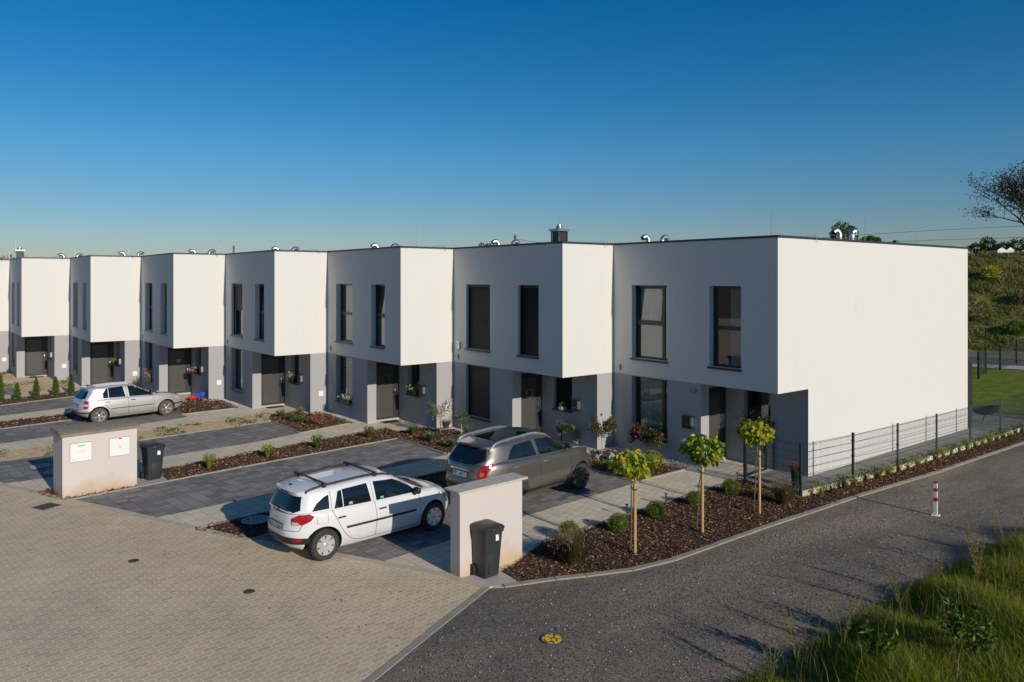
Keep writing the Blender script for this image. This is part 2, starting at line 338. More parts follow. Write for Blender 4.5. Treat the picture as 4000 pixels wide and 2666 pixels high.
def rawmesh(name, V, F, mi, mats, parent=None, smooth=False):
    """V (n,3) array, F (m,k) int array, mi (m,) ints"""
    me = bpy.data.meshes.new(name); V = np.asarray(V, dtype=np.float32); F = np.asarray(F, dtype=np.int32); k = F.shape[1]
    me.vertices.add(len(V)); me.vertices.foreach_set('co', V.ravel())
    me.loops.add(F.size); me.loops.foreach_set('vertex_index', F.ravel())
    me.polygons.add(len(F)); me.polygons.foreach_set('loop_start', np.arange(0, F.size, k, dtype=np.int32))
    me.polygons.foreach_set('material_index', np.asarray(mi, dtype=np.int32))
    me.update(calc_edges=True); me.validate()
    return link(name, me, mats, parent, smooth)
def nrm(a): return a/np.maximum(np.linalg.norm(a, axis=-1, keepdims=True), 1e-9)
def leaves(name, P, D, length, width, mats, rng, parent=None, flat=.0, wts=None, fold=True):
    """a diamond leaf at each point P along direction D"""
    P = np.asarray(P, float); n = len(P); D = nrm(np.asarray(D, float))
    rv = rng.normal(size=(n, 3)); rv[:, 2] *= (1-flat)
    side = nrm(np.cross(D, rv)); up = np.cross(side, D)
    l = length*rng.uniform(.65, 1.25, (n, 1)); w = width*rng.uniform(.65, 1.2, (n, 1))
    a = P; b = P + D*l*.45 + side*w*.5 + up*w*.12; c = P + D*l - up*l*.12; d = P + D*l*.45 - side*w*.5 + up*w*.12; mid = P + D*l*.5 - up*w*.06
    if fold:
        V = np.stack([a, b, c, d, mid], 1).reshape(-1, 3); base = np.arange(n)[:, None]*5
        F = np.concatenate([base+np.array([[0, 1, 4]]), base+np.array([[1, 2, 4]]), base+np.array([[2, 3, 4]]), base+np.array([[3, 0, 4]])], 0); rep = 4
    else:
        V = np.stack([a, b, c, d], 1).reshape(-1, 3); base = np.arange(n)[:, None]*4; F = base+np.array([[0, 1, 2, 3]]); rep = 1
    mi = rng.choice(len(mats), n, p=wts); mi = np.tile(mi, rep)
    return rawmesh(name, V, F, mi, mats, parent)
def blades(name, P, H, width, mats, rng, lean=.25, parent=None, wts=None, kind=None, windy=(0, 0)):
    n = len(P); P = np.asarray(P, float); H = np.asarray(H, float).reshape(-1, 1)
    a = rng.uniform(0, 2*math.pi, n); s = np.stack([np.cos(a), np.sin(a), np.zeros(n)], 1)
    ld = rng.normal(size=(n, 3))*lean; ld[:, 2] = 0; ld[:, 0] += windy[0]; ld[:, 1] += windy[1]
    up = np.array([0, 0, 1.0]); w = width*rng.uniform(.6, 1.3, (n, 1))
    p1 = P + up*H*.55 + ld*H*.35; p2 = P + up*H*rng.uniform(.85, 1, (n, 1)) + ld*H*1.1
    V = np.stack([P-s*w/2, P+s*w/2, p1+s*w*.35, p1-s*w*.35, p2], 1).reshape(-1, 3); base = np.arange(n)[:, None]*5
    F = np.concatenate([base+np.array([[0, 1, 2]]), base+np.array([[0, 2, 3]]), base+np.array([[3, 2, 4]])], 0)
    mi = np.tile(rng.choice(len(mats), n, p=wts), 3)
    o = rawmesh(name, V, F, mi, mats, parent)
    if kind: tag(o, kind=kind)
    return o
def textmesh(s, size):
    cu = bpy.data.curves.new('text', 'FONT'); cu.body = s; cu.size = size; cu.align_x = 'CENTER'; cu.align_y = 'CENTER'; cu.fill_mode = 'FRONT'; cu.resolution_u = 3
    o = bpy.data.objects.new('text', cu); COL.objects.link(o); dg = bpy.context.evaluated_depsgraph_get(); dg.update()
    me = o.evaluated_get(dg).to_mesh(); vs = [v.co.copy() for v in me.vertices]; fs = [tuple(p.vertices) for p in me.polygons]
    bpy.data.objects.remove(o); bpy.data.curves.remove(cu); return vs, fs

# ------------------------------------------------------------------ ground, terrain, paving
EV = np.array([.936, .352]); NV = np.array([-.352, .936]); CP = np.array([11.28, -17.96])
FV = np.array([-.7836, .6213]); RV = np.array([.6213, .7836])
def sstep(a, b, x): t = np.clip((x-a)/(b-a), 0, 1); return t*t*(3-2*t)
def terrain_z(e, n):
    p = e*EV + n*NV - CP; d = max(p @ FV, 1.0); az = (p @ RV)/d
    if p @ FV < 1: az = 5.0
    s = float(sstep(.2, .5, az))
    z = -0.03
    if n > 46:
        z += 7.68*float(np.clip((n-46)/16, 0, 1))
        if n < 62: z += .25*math.sin((n-46)/16*math.pi*3+e*.21) * math.sin((n-46)/16*math.pi)
    if n > 62: z += .030*(min(n, 700)-62)*s
    return z
def build_terrain():
    es = [-1200, -700, -400, -250] + list(np.arange(-180, 121, 6.0)) + [160, 260, 420, 700, 1200]
    ns = [-900, -400, -150, -60, -20, 20, 40, 46] + list(np.arange(47, 63, 1.0)) + [66, 72, 80, 95, 115, 150, 200, 270, 350, 450, 560, 700, 1100]
    mb = MB(); vs = []
    for n in ns:
        for e in es:
            p = e*EV+n*NV; vs.append((p[0], p[1], terrain_z(e, n)))
    k = len(es); fs = []; mi = []
    for j in range(len(ns)-1):
        for i in range(k-1):
            fs.append((j*k+i, j*k+i+1, (j+1)*k+i+1, (j+1)*k+i))
            mi.append(0 if ns[j+1] <= 46 else (1 if ns[j+1] < 80 else 2))
    mb.v = vs; mb.f = fs; mb.m = mi
    o = mb.build('ground', [M['earth'], M['bank'], M['field']]); tag(o, kind='structure')
    return o
build_terrain()
def en(e, n): p = e*EV+n*NV; return (float(p[0]), float(p[1]))
E_ = [(-45, -29.5), (-13, -16.18), (-12.34, -15.91), (-11.58, -15.55), (-10.38, -15.09), (-8.59, -14.25), (-7.39, -13.72), (-6.05, -13.15), (-4.47, -12.42), (-2.62, -11.4), (-1.81, -10.99), (-.41, -10.24), (.57, -9.97)]
sheet('light_paving', [(1.0, 1.55), (1.0, -9.5), (1.2, -12), (-4, -14.5), (-66, -40), (-66, -22.4), (1.0, 2.9)], .0, M['light'])
D_ = [
 [(-1.72, -11.1), (-2.21, -6.96), (-2.55, -2.65), (-5.6, -2.75), (-4.55, -12.6), (-3, -12.2)],
 [(-7.37, -13.9), (-7.86, -8.78), (-8.45, -4.85), (-11.48, -4.95), (-10.84, -10.45), (-10.2, -15.1)],
 [(-13.04, -16.3), (-13.0, -14.9), (-13.65, -12.05), (-13.99, -8.95), (-14.45, -7.2), (-17.3, -7.17), (-16.65, -12.0), (-16.0, -14.5), (-16.0, -17.5)],
 [(-19.04, -18.9), (-19.04, -15.74), (-19.84, -11.32), (-20.25, -9.45), (-23.1, -9.5), (-22.33, -13.36), (-21.93, -15.53), (-21.8, -20)],
 [(-25.1, -21), (-25.17, -15.29), (-25.85, -12.63), (-26.3, -11.5), (-29.2, -11.6), (-29.06, -12), (-28.09, -15.08), (-28, -22.5)],
 [(-31.4, -24), (-31.53, -14.83), (-31.54, -14.2), (-34.47, -14.04), (-34.43, -14.62), (-34.3, -25)],
]
for i, d in enumerate(D_): sheet('driveway', d, .004, M['dark'])
BEDS = dict(
 b1=[(-.2, -8.6), (-.62, -7.72), (-.67, -6.46), (-.74, -5.63), (-.82, -4.24), (-.88, -2.85), (-.97, -1.23), (-1.0, -.13), (.93, -.50), (1.02, -.45), (1.08, 2), (1.2, 6), (1.3, 13), (1.34, 16), (2.2, 16), (2.12, 10.98), (1.99, 4.97), (1.75, .66), (1.72, -1.2), (1.66, -3), (1.66, -5.05), (1.66, -6.3), (1.5, -7.3), (1.15, -8.2), (.93, -8.75), (.72, -9.38), (.07, -9.33), (-.12, -8.7)],
 b2=[(-6.0, -13.2), (-4.55, -12.55), (-5.0, -8.6), (-5.6, -2.75), (-2.58, -2.65), (-2.65, -.35), (-5.85, -.35), (-5.85, -1.0), (-6.35, -1.1), (-6.45, -2.2), (-7.2, -2.4), (-7.1, -3.4), (-6.3, -9.8)],
 b3=[(-10.60, -12.56), (-10.62, -12.47), (-10.84, -10.45), (-11.52, -4.95), (-8.56, -4.87), (-8.7, -2.6), (-12.05, -2.6), (-11.99, -3.14), (-12.59, -3.02), (-12.5, -4.42), (-13.33, -4.39), (-13.25, -5.02), (-12.54, -9.46), (-12.26, -11.12), (-12.0, -12.55)],
 b3b=[(-11.6, -15.65), (-10.22, -15.02), (-10.46, -13.38), (-11.45, -13.32)],
 b4=[(-17.35, -7.17), (-14.45, -7.18), (-15.01, -4.85), (-18.24, -4.85), (-18.24, -5.16), (-18.62, -5.53), (-18.63, -6.65), (-18.2, -6.9)],
 b5=[(-21.93, -20), (-21.93, -15.53), (-22.33, -13.36), (-23.1, -9.47), (-20.96, -9.44), (-21.1, -7.15), (-24.14, -7.1), (-24.34, -7.49), (-24.26, -8.57), (-25.1, -8.7), (-24.9, -9.8), (-24.03, -13.19), (-23.66, -15.4), (-23.5, -21)],
 b6=[(-28.0, -23), (-28.09, -15.08), (-29.2, -11.6), (-26.4, -11.6), (-27.2, -9.4), (-30.4, -9.4), (-31.14, -11.28), (-30.09, -14.93), (-30, -24)])
SOILS = dict(s3=[(-16.0, -18), (-16.0, -14.5), (-16.65, -12.0), (-17.3, -7.17), (-18.0, -6.9), (-19.15, -6.72), (-18.43, -11.62), (-17.58, -14.31), (-17.64, -15.84), (-17.6, -18)],
 s6=[(-34.5, -24), (-34.47, -14.0), (-31.6, -14.15), (-33.1, -11.7), (-35.7, -11.53), (-36.11, -12.29), (-36.44, -13.65), (-36.46, -14.47), (-36.4, -24)],
 s7=[(-38.5, -12.6), (-41.8, -12.8), (-41.9, -15), (-38.3, -15)])
rng = np.random.default_rng(7); rnd = random.Random(5)
for k, p in BEDS.items(): sheet('flower_bed', p, .010, M['mulch'], kind='structure')
for k, p in SOILS.items(): sheet('soil', p, .010, M['soil'])
def polyarea(p): return abs(sum(p[i][0]*p[(i+1) % len(p)][1]-p[(i+1) % len(p)][0]*p[i][1] for i in range(len(p))))/2
for k, dens in dict(b1=900, b2=330, b3=260, b3b=300, b4=230, b5=120, b6=100).items():
    p = BEDS[k]; n = int(min(polyarea(p)*dens, 24000)); pts = np.array(scatter(p, n, rnd))
    a = rng.uniform(0, 2*math.pi, n); D = np.stack([np.cos(a), np.sin(a), rng.normal(0, .22, n)], 1)
    P = np.column_stack([pts, rng.uniform(.012, .05, n)])
    o = leaves('mulch', P, D, (.062 if k == 'b1' else .075) if dens > 300 else .09, (.020 if k == 'b1' else .026) if dens > 300 else .034, [M['chip1'], M['chip2'], M['chip3']], rng, flat=.75, wts=[.62, .28, .10], fold=False)
    tag(o, 'brown bark mulch chips', 'mulch', kind='stuff')
for k, p in SOILS.items():
    n = 420; pts = [q for q in scatter(p, n, rnd) if math.sin(q[1]*2.3+q[0])+math.sin(q[1]*5.1)*.6 > .1]; n = len(pts); P = np.column_stack([np.array(pts), np.full(n, .01)])
    P = np.repeat(P, 9, 0); P[:, :2] += rng.normal(0, .07, (len(P), 2))
    o = blades('weeds', P, rng.uniform(.03, .10, len(P)), .02, L['green'], rng, lean=.6); tag(o, 'low green weeds on sandy soil', 'weeds', kind='stuff')
sheet('street', E_+[(1.43, -11.75), (2.06, -13.03), (9, -27), (9, -70), (-90, -70), (-90, -48)], .016, M['street'])
KO = [(.72, -9.75), (.83, -9.44), (1.04, -8.81), (1.28, -8.27), (1.62, -7.4), (1.78, -6.4), (1.78, -5.05), (1.78, -3), (1.84, -1.2), (1.87, .66), (2.1, 4.97), (2.23, 10.98), (2.33, 16), (2.6, 30)]
sheet('gravel_road', [(.57, -9.97)]+KO+[(2.9, 41), (12, 44), (12, 3), (9, -6), (10, -20), (8.6, -27), (2.06, -13.03), (1.43, -11.75)], .008, M['gravel'])
sheet('back_road', [en(-80, 41), en(60, 41), en(60, 44.5), en(-80, 44.5)], .0, M['st2'])
sheet('lawn', [en(-40, 19), en(11.2, 15.9), en(12.9, 33.4), en(-40, 33.8)], .0, M['lawn'])
sheet('back_path', [en(-40, 34.4), en(12, 34.4), en(12, 36.6), en(-40, 36.6)], .002, M['slabc'])
sheet('side_terrace', [(-1.0, -.1), (.95, -.42), (.98, 2), (1.1, 6), (1.22, 13), (1.26, 16), (-8, 16), (-8, 12.4), (.0, 12.4), (.0, 1.5), (-1.0, 1.5)], .004, M['slab'])
def strip(mb, pts, w, z0, z1, seg=.9, gap=.014, side=0):
    """kerb stones along a polyline; side shifts the row to one side"""
    for a, b in zip(pts[:-1], pts[1:]):
        a = Vector((*a, 0)); b = Vector((*b, 0)); d = b-a; l = d.length; d.normalize(); nn = Vector((-d.y, d.x, 0))*w/2; a = a+nn*side; b = b+nn*side
        k = max(1, round(l/seg))
        for i in range(k):
            p = a+d*(l*i/k+gap/2); q = a+d*(l*(i+1)/k-gap/2)
            jz = rnd.uniform(-.002, .002)
            vs = [p-nn, q-nn, q+nn, p+nn]
            mb.add([(v.x, v.y, z0) for v in vs]+[(v.x, v.y, z1+jz) for v in vs], [(4, 5, 6, 7), (0, 1, 5, 4), (1, 2, 6, 5), (2, 3, 7, 6), (3, 0, 4, 7)])
mb = MB()
strip(mb, KO, .13, -.02, .032, side=1)
strip(mb, [(.57, -9.97), (1.43, -11.75), (2.06, -13.03), (9, -27)], .12, -.02, .024, side=-1)
mb2 = MB(); strip(mb2, E_, .19, -.02, .021, seg=.8); tag(mb2.build('street_edge', M['edge']), kind='structure')
for k, seg in (('b1', [(-.62, -7.72), (-.67, -6.46), (-.74, -5.63), (-.82, -4.24), (-.88, -2.85), (-.97, -1.23), (-1.0, -.13)]),
             ('d1', [(-2.58, -2.68), (-5.6, -2.75), (-5.0, -8.6), (-4.55, -12.55)]), ('u1', [(-2.58, -2.68), (-2.62, -.6), (-5.85, -.6)]),
             ('p2', [(-6.0, -13.1), (-6.3, -9.8), (-7.1, -3.4), (-7.2, -2.4), (-6.45, -2.2)]),
             ('d2', [(-10.2, -15.0), (-10.84, -10.45), (-11.48, -4.95), (-8.56, -4.9)]), ('u2', [(-8.5, -4.87), (-8.7, -2.85), (-11.99, -2.85)]),
             ('p3', [(-12.0, -12.5), (-12.26, -11.12), (-12.54, -9.46), (-13.25, -5.02), (-13.33, -4.39), (-12.5, -4.42)]),
             ('d3', [(-16.0, -14.5), (-16.65, -12.0), (-17.3, -7.17), (-14.45, -7.2), (-15.01, -5.0), (-18.1, -5.1)]),
             ('p4', [(-17.58, -14.31), (-18.43, -11.62), (-19.15, -6.72), (-18.62, -6.6)]),
             ('d4', [(-21.93, -17), (-21.93, -15.53), (-22.33, -13.36), (-23.1, -9.47), (-20.96, -9.44), (-21.1, -7.3), (-24.1, -7.3)]),
             ('p5', [(-23.66, -15.4), (-24.03, -13.19), (-24.9, -9.8), (-25.1, -8.7), (-24.3, -8.55)]),
             ('d5', [(-28.09, -15.08), (-29.2, -11.6), (-26.4, -11.6)]), ('p6', [(-30.09, -14.93), (-31.14, -11.28), (-30.5, -9.6)]),
             ('p7', [(-36.46, -14.47), (-36.44, -13.65), (-36.11, -12.29), (-35.7, -11.53), (-33.1, -11.7)])):
    strip(mb, seg, .06, -.02, .034)
tag(mb.build('kerb', M['kerb']), kind='structure')
sheet('bin_slab', [(-.12, -10.12), (.69, -9.76), (.78, -9.40), (.07, -9.34), (-.10, -9.3)], .014, M['slabc'], thick=.04)
sheet('bin_slab', [(-10.4, -13.36), (-10.56, -12.58), (-11.5, -12.56), (-11.35, -13.3)], .024, M['slabc'], thick=.04)
# gravel stones near the camera, white pebbles along the walls
GP = [(.9, -10.2), (1.3, -8.6), (1.9, -6.6), (2.0, -2), (2.2, 3), (5.3, 3), (5.3, -8), (5.3, -13), (2.3, -13.2)]
def stones(name, pts, smin, smax, mats, wts, z=.01, label=None):
    n = len(pts); base = np.array([[1, 0, 0], [.3, .9, .05], [-.8, .5, 0], [-.7, -.6, .05], [.4, -.9, 0], [.1, .05, .75]]); fs = np.array([[0, 1, 5], [1, 2, 5], [2, 3, 5], [3, 4, 5], [4, 0, 5]])
    s = rng.uniform(0, 1, n)**3*(smax-smin)+smin; a = rng.uniform(0, 6.28, n); ca, sa = np.cos(a), np.sin(a)
    b = np.repeat(base[None], n, 0)*rng.uniform(.6, 1.3, (n, 6, 1))
    X = (b[..., 0]*ca[:, None]-b[..., 1]*sa[:, None]*.75)*s[:, None]; Y = (b[..., 0]*sa[:, None]+b[..., 1]*ca[:, None]*.75)*s[:, None]; Z = b[..., 2]*s[:, None]
    P = np.array(pts); V = np.stack([X+P[:, :1], Y+P[:, 1:2], Z+z], -1).reshape(-1, 3)
    F = (np.arange(n)[:, None, None]*6+fs[None]).reshape(-1, 3); mi = np.repeat(rng.choice(len(mats), n, p=wts), 5)
    return tag(rawmesh(name, V, F, mi, mats), label, name.replace('_', ' '), kind='stuff')
stones('gravel', scatter(GP, 26000, rnd), .004, .022, [M['st1'], M['st2'], M['st3']], [.45, .42, .13], label='loose grey gravel on the unpaved road')
stones('lime_crumbs', [(4.62+rnd.gauss(0, .16), -2.35+rnd.gauss(0, .10)) for _ in range(260)], .006, .016, [M['st3']], [1.0], z=.008, label='pale lime crumbs on the gravel road')
SP = [(-12, -16.2), (-6, -13.5), (0, -10.5), (1.3, -12), (3, -16), (-2, -18.5), (-12, -22)]
stones('street_debris', scatter(SP, 420, rnd)+[(x+rnd.gauss(0, .25), y-.25+rnd.gauss(0, .2)) for x, y in scatter([(-9, -14.6), (.4, -10.3), (1.6, -12.3), (1.3, -12.4), (-9, -15)], 260, rnd)], .006, .020, [M['chip1'], M['st1'], M['soil']], [.5, .3, .2], z=.024, label='leaf crumbs and grit on the street')
peb = []
for (x0, x1, y) in [(-5.95, -2.62, 0)]+[(-6*k-5.95, -6*k-2.62, -2.2594*k) for k in range(1, 6)]:
    for i in range(900): peb.append((rnd.uniform(x0, x1), y-rnd.uniform(.02, .26 if y else .5)))
for k in range(1, 6):
    for i in range(420): peb.append((-6*k+rnd.uniform(.02, .3), -2.2594*k+rnd.uniform(1.5, 2.25)-.02)); peb.append((-6*k-rnd.uniform(.0, .7), -2.2594*k+1.46-rnd.uniform(0, .1)))
stones('pebbles', peb, .014, .034, [M['pebble']], [1.0], z=.012, label='white pebble strip along the house walls')

# ------------------------------------------------------------------ terraced houses
HW, HS, HL, HZ, ZF = 6.0, 2.2594, 12.37, 6.62, 2.44
def wall_y(mb, x0, x1, z0, z1, y, holes, depth, mi=0):
    """wall facing -Y with rectangular holes and reveals going back by depth"""
    xs = sorted({x0, x1, *[h[0] for h in holes], *[h[1] for h in holes]}); zs = sorted({z0, z1, *[h[2] for h in holes], *[h[3] for h in holes]})
    for i in range(len(xs)-1):
        for j in range(len(zs)-1):
            cx = (xs[i]+xs[i+1])/2; cz = (zs[j]+zs[j+1])/2
            if any(h[0] < cx < h[1] and h[2] < cz < h[3] for h in holes): continue
            mb.quad((xs[i], y, zs[j]), (xs[i+1], y, zs[j]), (xs[i+1], y, zs[j+1]), (xs[i], y, zs[j+1]), mi)
    for a, b, c, d in holes:
        y2 = y+depth
        mb.quad((a, y, c), (a, y2, c), (a, y2, d), (a, y, d), mi); mb.quad((b, y2, c), (b, y, c), (b, y, d), (b, y2, d), mi)
        mb.quad((a, y, d), (a, y2, d), (b, y2, d), (b, y, d), mi); mb.quad((a, y2, c), (a, y, c), (b, y, c), (b, y2, c), mi)
def window(P, x0, x1, z0, z1, y, trans=None, mull=None, kind='dark', tilt=None, sill=True):
    """window set back in its opening; frame with panes and sill under it"""
    f = MB(); t = .065; d = .06; yy = y+.19
    f.box((x0, yy, z0), (x0+t, yy+d, z1)); f.box((x1-t, yy, z0), (x1, yy+d, z1)); f.box((x0+t, yy+.002, z1-t), (x1-t, yy+d-.002, z1)); f.box((x0+t, yy+.002, z0), (x1-t, yy+d-.002, z0+t))
    xm = x1-t
    if mull: f.box((mull-.05, yy-.002, z0+t), (mull+.05, yy+d+.002, z1-t)); xm = mull-.05
    if trans: f.box((x0+t, yy-.004, trans-.055), (xm, yy+d+.004, trans+.055))
    w = f.build('window', M['frame'], P)
    def pane(a, b, c, e, tl=0):
        s = MB(); fr = .045
        if tl:   # tilted sash leaning inwards at the top
            k = tl
            def q(x, z): return (x, yy+.03+(z-c)*k, z)
            s.add([q(a, c), q(b, c), q(b, e), q(a, e)], [(0, 1, 2, 3)], 0)
            for (xa, xb, za, zb) in ((a, a+fr, c, e), (b-fr, b, c, e), (a+fr, b-fr, c, c+fr), (a+fr, b-fr, e-fr, e)):
                s.add([(xa, yy+(za-c)*k-.01, za), (xb, yy+(za-c)*k-.01, za), (xb, yy+(zb-c)*k-.01, zb), (xa, yy+(zb-c)*k-.01, zb),
                       (xa, yy+(za-c)*k+.04, za), (xb, yy+(za-c)*k+.04, za), (xb, yy+(zb-c)*k+.04, zb), (xa, yy+(zb-c)*k+.04, zb)],
                      [(0, 1, 2, 3), (4, 7, 6, 5), (0, 4, 5, 1), (1, 5, 6, 2), (2, 6, 7, 3), (3, 7, 4, 0)], 1)
        else:
            s.quad((a, yy+.03, c), (b, yy+.03, c), (b, yy+.03, e), (a, yy+.03, e))
        s.build('pane', [M['glass'], M['frame']], w)
    if trans:
        pane(x0+t, xm, z0+t, trans-.055); pane(x0+t, xm, trans+.055, z1-t, tilt or 0)
    else: pane(x0+t, xm, z0+t, z1-t)
    if mull: pane(mull+.05, x1-t, z0+t, z1-t)
    if sill:
        s = MB(); s.box((x0-.04, y-.055, z0-.035), (x1+.04, y+.19, z0-.008)); s.box((x0-.04, y-.06, z0-.06), (x1+.04, y-.05, z0-.008)); s.build('sill', M['sill'], w)
    if kind.startswith('curtain'):
        n = 40; a, b = x0+t, x1-t
        if kind.endswith('half'): a = (a+b)/2-.05
        vs = []
        for i in range(n+1):
            x = a+(b-a)*i/n; yv = yy+.16+.03*math.sin(i*1.9)+.012*math.sin(i*5.3); vs += [(x, yv, z0+.02), (x, yv-.004, z1-.02)]
        c = MB(); c.add(vs, [(2*i, 2*i+2, 2*i+3, 2*i+1) for i in range(n)]); c.build('curtain', M['curtain'], w, smooth=True)
    if kind == 'blind' or kind == 'halfblind':
        c = MB(); zz = z1-.02; zb = z0+.02 if kind == 'blind' else (z0+z1)/2
        c.box((x0+.02, y+.10, z1-.1), (x1-.02, y+.17, z1-.002))
        while zz > zb:
            k = .060; c.add([(x0+.025, y+.106, zz-k), (x1-.025, y+.106, zz-k), (x1-.025, y+.136, zz), (x0+.025, y+.136, zz), (x0+.025, y+.150, zz+.010), (x1-.025, y+.150, zz+.010)], [(0, 1, 2, 3), (3, 2, 5, 4)])
            zz -= .074
        for xx in (x0+.012, x1-.012): c.box((xx-.009, y+.10, z0), (xx+.009, y+.15, z1-.1))
        c.build('blind', M['blind'], w)
    if kind == 'roller':
        c = MB(); zz = z1-.07; k = 0
        while zz > z0+.08: c.quad((x0+t, yy+.08, zz-.095), (x1-t, yy+.08, zz-.095), (x1-t, yy+.08, zz), (x0+t, yy+.08, zz)); zz -= .15
        c.build('blind', M['roller'], w)
    return w
def duct(P, x, y, s, h=.30, yaw=0.0):
    """spiral duct gooseneck: riser, bend and mouth with a black disc inside, bending towards s (in Y)"""
    r = .088; Rb = .165; mb = MB(); pts = [(0, 0, -.25), (0, 0, h)]
    rad = [r, r]
    for i in range(1, 8):
        a = math.pi*.80*i/7; pts.append((0, s*Rb*(1-math.cos(a)), h+Rb*math.sin(a)))
        rad.append(r)
    P2 = []; R2 = []
    for i, (p, q) in enumerate(zip(pts[:-1], pts[1:])):
        P2 += [p, tuple(p[k]+(q[k]-p[k])*.9 for k in range(3))]; R2 += [r*1.10, r*.95]
    P2.append(pts[-1]); R2.append(r*1.04)
    mb.tube(P2, R2, 16, cap=False)
    l = Vector(P2[-1]); l2 = Vector(P2[-2]); dd = (l-l2).normalized(); mb.tube([l-dd*.05, l-dd*.045], [r*.98, r*.98], 16, mi=1)  # black disc set in the mouth paints the shade inside the duct
    o = mb.build('roof_duct', [M['steel'], M['black']], P, smooth=True); o.location = (x, y, 6.5); o.rotation_euler = (0, 0, yaw); return o
def rod(P, x, y, h, z=6.45):
    mb = MB(); mb.tube([(x, y, z), (x, y, z+h*.45)], .011, 6); mb.tube([(x, y, z+h*.45), (x, y, z+h)], .005, 6); mb.box((x-.05, y-.05, z-.02), (x+.05, y+.05, z+.05))
    mb.build('lightning_rod', M['steel'], P)
HDESC = {1: 'end terraced house with full white side wall, behind three staked young trees', 2: 'terraced house with closed dark slatted blinds and a chimney on its roof',
 3: 'terraced house with a dark wreath on its door, next left of the chimney house', 4: 'terraced house whose doorway stands behind the small bed with the red leaved shrub',
 5: 'terraced house with a grey heart on its door, behind the red and blue toy truck', 6: 'terraced house whose doorway is partly hidden by the roof of the silver hatchback',
 7: 'terraced house behind the row of small cypresses, left end, with its door in view', 8: 'terraced house cut off by the left edge of the photo'}
CH8 = (-3.6, 3.05)
def house(k):
    ox, oy = -(k-1)*HW, -(k-1)*HS
    T = thing('terraced_house', HDESC[k], 'house', (ox, oy, 0), group='row of terraced houses')
    wA = (-5.20, -3.755, 2.985, 5.305); wB = (-2.20, -1.14, 2.985, 5.30)
    u = MB(); wall_y(u, -6, 0, ZF, HZ, 0, [wA, wB], .26)
    u.quad((0, 0, ZF), (0, HL, ZF), (0, HL, HZ), (0, 0, HZ))
    u.quad((-5.985, HL, ZF), (-5.985, HS+1, ZF), (-5.985, HS+1, HZ), (-5.985, HL, HZ)); u.quad((0, HL, ZF), (-6, HL, ZF), (-6, HL, HZ), (0, HL, HZ))
    u.quad((-2.5, 1.5, ZF), (0, 1.5, ZF), (0, 0, ZF), (-2.5, 0, ZF))
    if k == 1: u.quad((0, 1.5, 0), (0, HL, 0), (0, HL, ZF), (0, 1.5, ZF)); u.quad((0, HL, 0), (-6, HL, 0), (-6, HL, ZF), (0, HL, ZF))
    if k == 8: u.quad((-6, HL, 0), (-6, 0, 0), (-6, 0, HZ), (-6, HL, HZ))
    u.build('upper_wall', M['white'], T)
    g = MB(); gh = (-5.20, -3.755, .565, 2.405)
    wall_y(g, -6, -2.5, 0, ZF, 0, [gh], .26)
    g.quad((-2.5, 0, 0), (-2.5, .38, 0), (-2.5, .38, ZF), (-2.5, 0, ZF)); g.quad((-2.5, .38, 0), (-2.76, .38, 0), (-2.76, .38, ZF), (-2.5, .38, ZF))
    g.quad((-2.76, 1.5, 2.30), (-2.5, 1.5, 2.30), (-2.5, .38, 2.30), (-2.76, .38, 2.30)); g.quad((-2.5, .38, 2.30), (-2.5, 1.5, 2.30), (-2.5, 1.5, ZF), (-2.5, .38, ZF))
    rw = (-2.08, -1.18, 1.08 if k > 1 else .95, 2.36)
    wall_y(g, -2.78, 0, 0, ZF, 1.5, [rw], .2)
    if k > 1: g.quad((0, 1.5, 0), (0, HL, 0), (0, HL, ZF), (0, 1.5, ZF)); g.quad((0, HL, 0), (-6, HL, 0), (-6, HL, ZF), (0, HL, ZF))
    g.quad((-2.77, 0.3, 0), (-2.77, .4, 0), (-2.77, .4, ZF), (-2.77, .3, ZF))
    g.build('lower_wall', M['grey'], T)
    r = MB(); r.quad((-6, 0, 6.45), (0, 0, 6.45), (0, HL, 6.45), (-6, HL, 6.45)); r.quad((-6, 0, 2.62), (0, 0, 2.62), (0, HL, 2.62), (-6, HL, 2.62)); r.build('roof', M['roofing'], T)
    c = MB(); h = .05; e = .03
    c.box((-6, -e, HZ-.012), (e, .32, HZ+h)); c.box((-.30, .321, HZ-.010), (e, HL+e, HZ+h-.002)); c.box((-5.99, HL-.3, HZ-.011), (-.301, HL+e, HZ+h-.003)); c.build('coping', M['coping'], T)
    room = MB(); room.box((-5.9, 3.2, .05), (-.1, 3.3, 6.4)); room.build('inner_wall', M['room'], T)
    # windows
    if k == 1:
        window(T, *wA, 0, trans=4.10, mull=-4.06, kind='curtain', tilt=.09); window(T, *wB, 0, trans=4.10, kind='curtainhalf'); window(T, *gh, 0, mull=-4.06, kind='curtain')
    elif k == 2:
        for a in (wA, wB, gh): window(T, *a, 0, kind='blind')
    elif k == 3:
        window(T, *wA, 0, trans=4.12, mull=None); window(T, *wB, 0, trans=4.12, tilt=.09); window(T, *gh, 0, kind='roller')
    elif k == 4:
        window(T, *wA, 0, kind='halfblind'); window(T, *wB, 0, trans=4.12, tilt=.05); window(T, *gh, 0, kind='curtain')
    else:
        window(T, *wA, 0, trans=4.12); window(T, *wB, 0, trans=4.12); window(T, *gh, 0, kind='curtain' if k % 2 else 'dark')
    window(T, *rw, 1.5-.05 if False else 1.5-.0, kind='curtainhalf' if k in (3, 4) else ('blind' if k == 2 else 'dark'), sill=k > 1)
    # door in the return wall, facing +X
    d = MB(); X = -2.76
    d.box((X-.02, .38, .06), (X+.04, .46, 2.30)); d.box((X-.02, 1.42, .06), (X+.04, 1.5, 2.30)); d.box((X-.018, .46, 2.16), (X+.038, 1.42, 2.30))
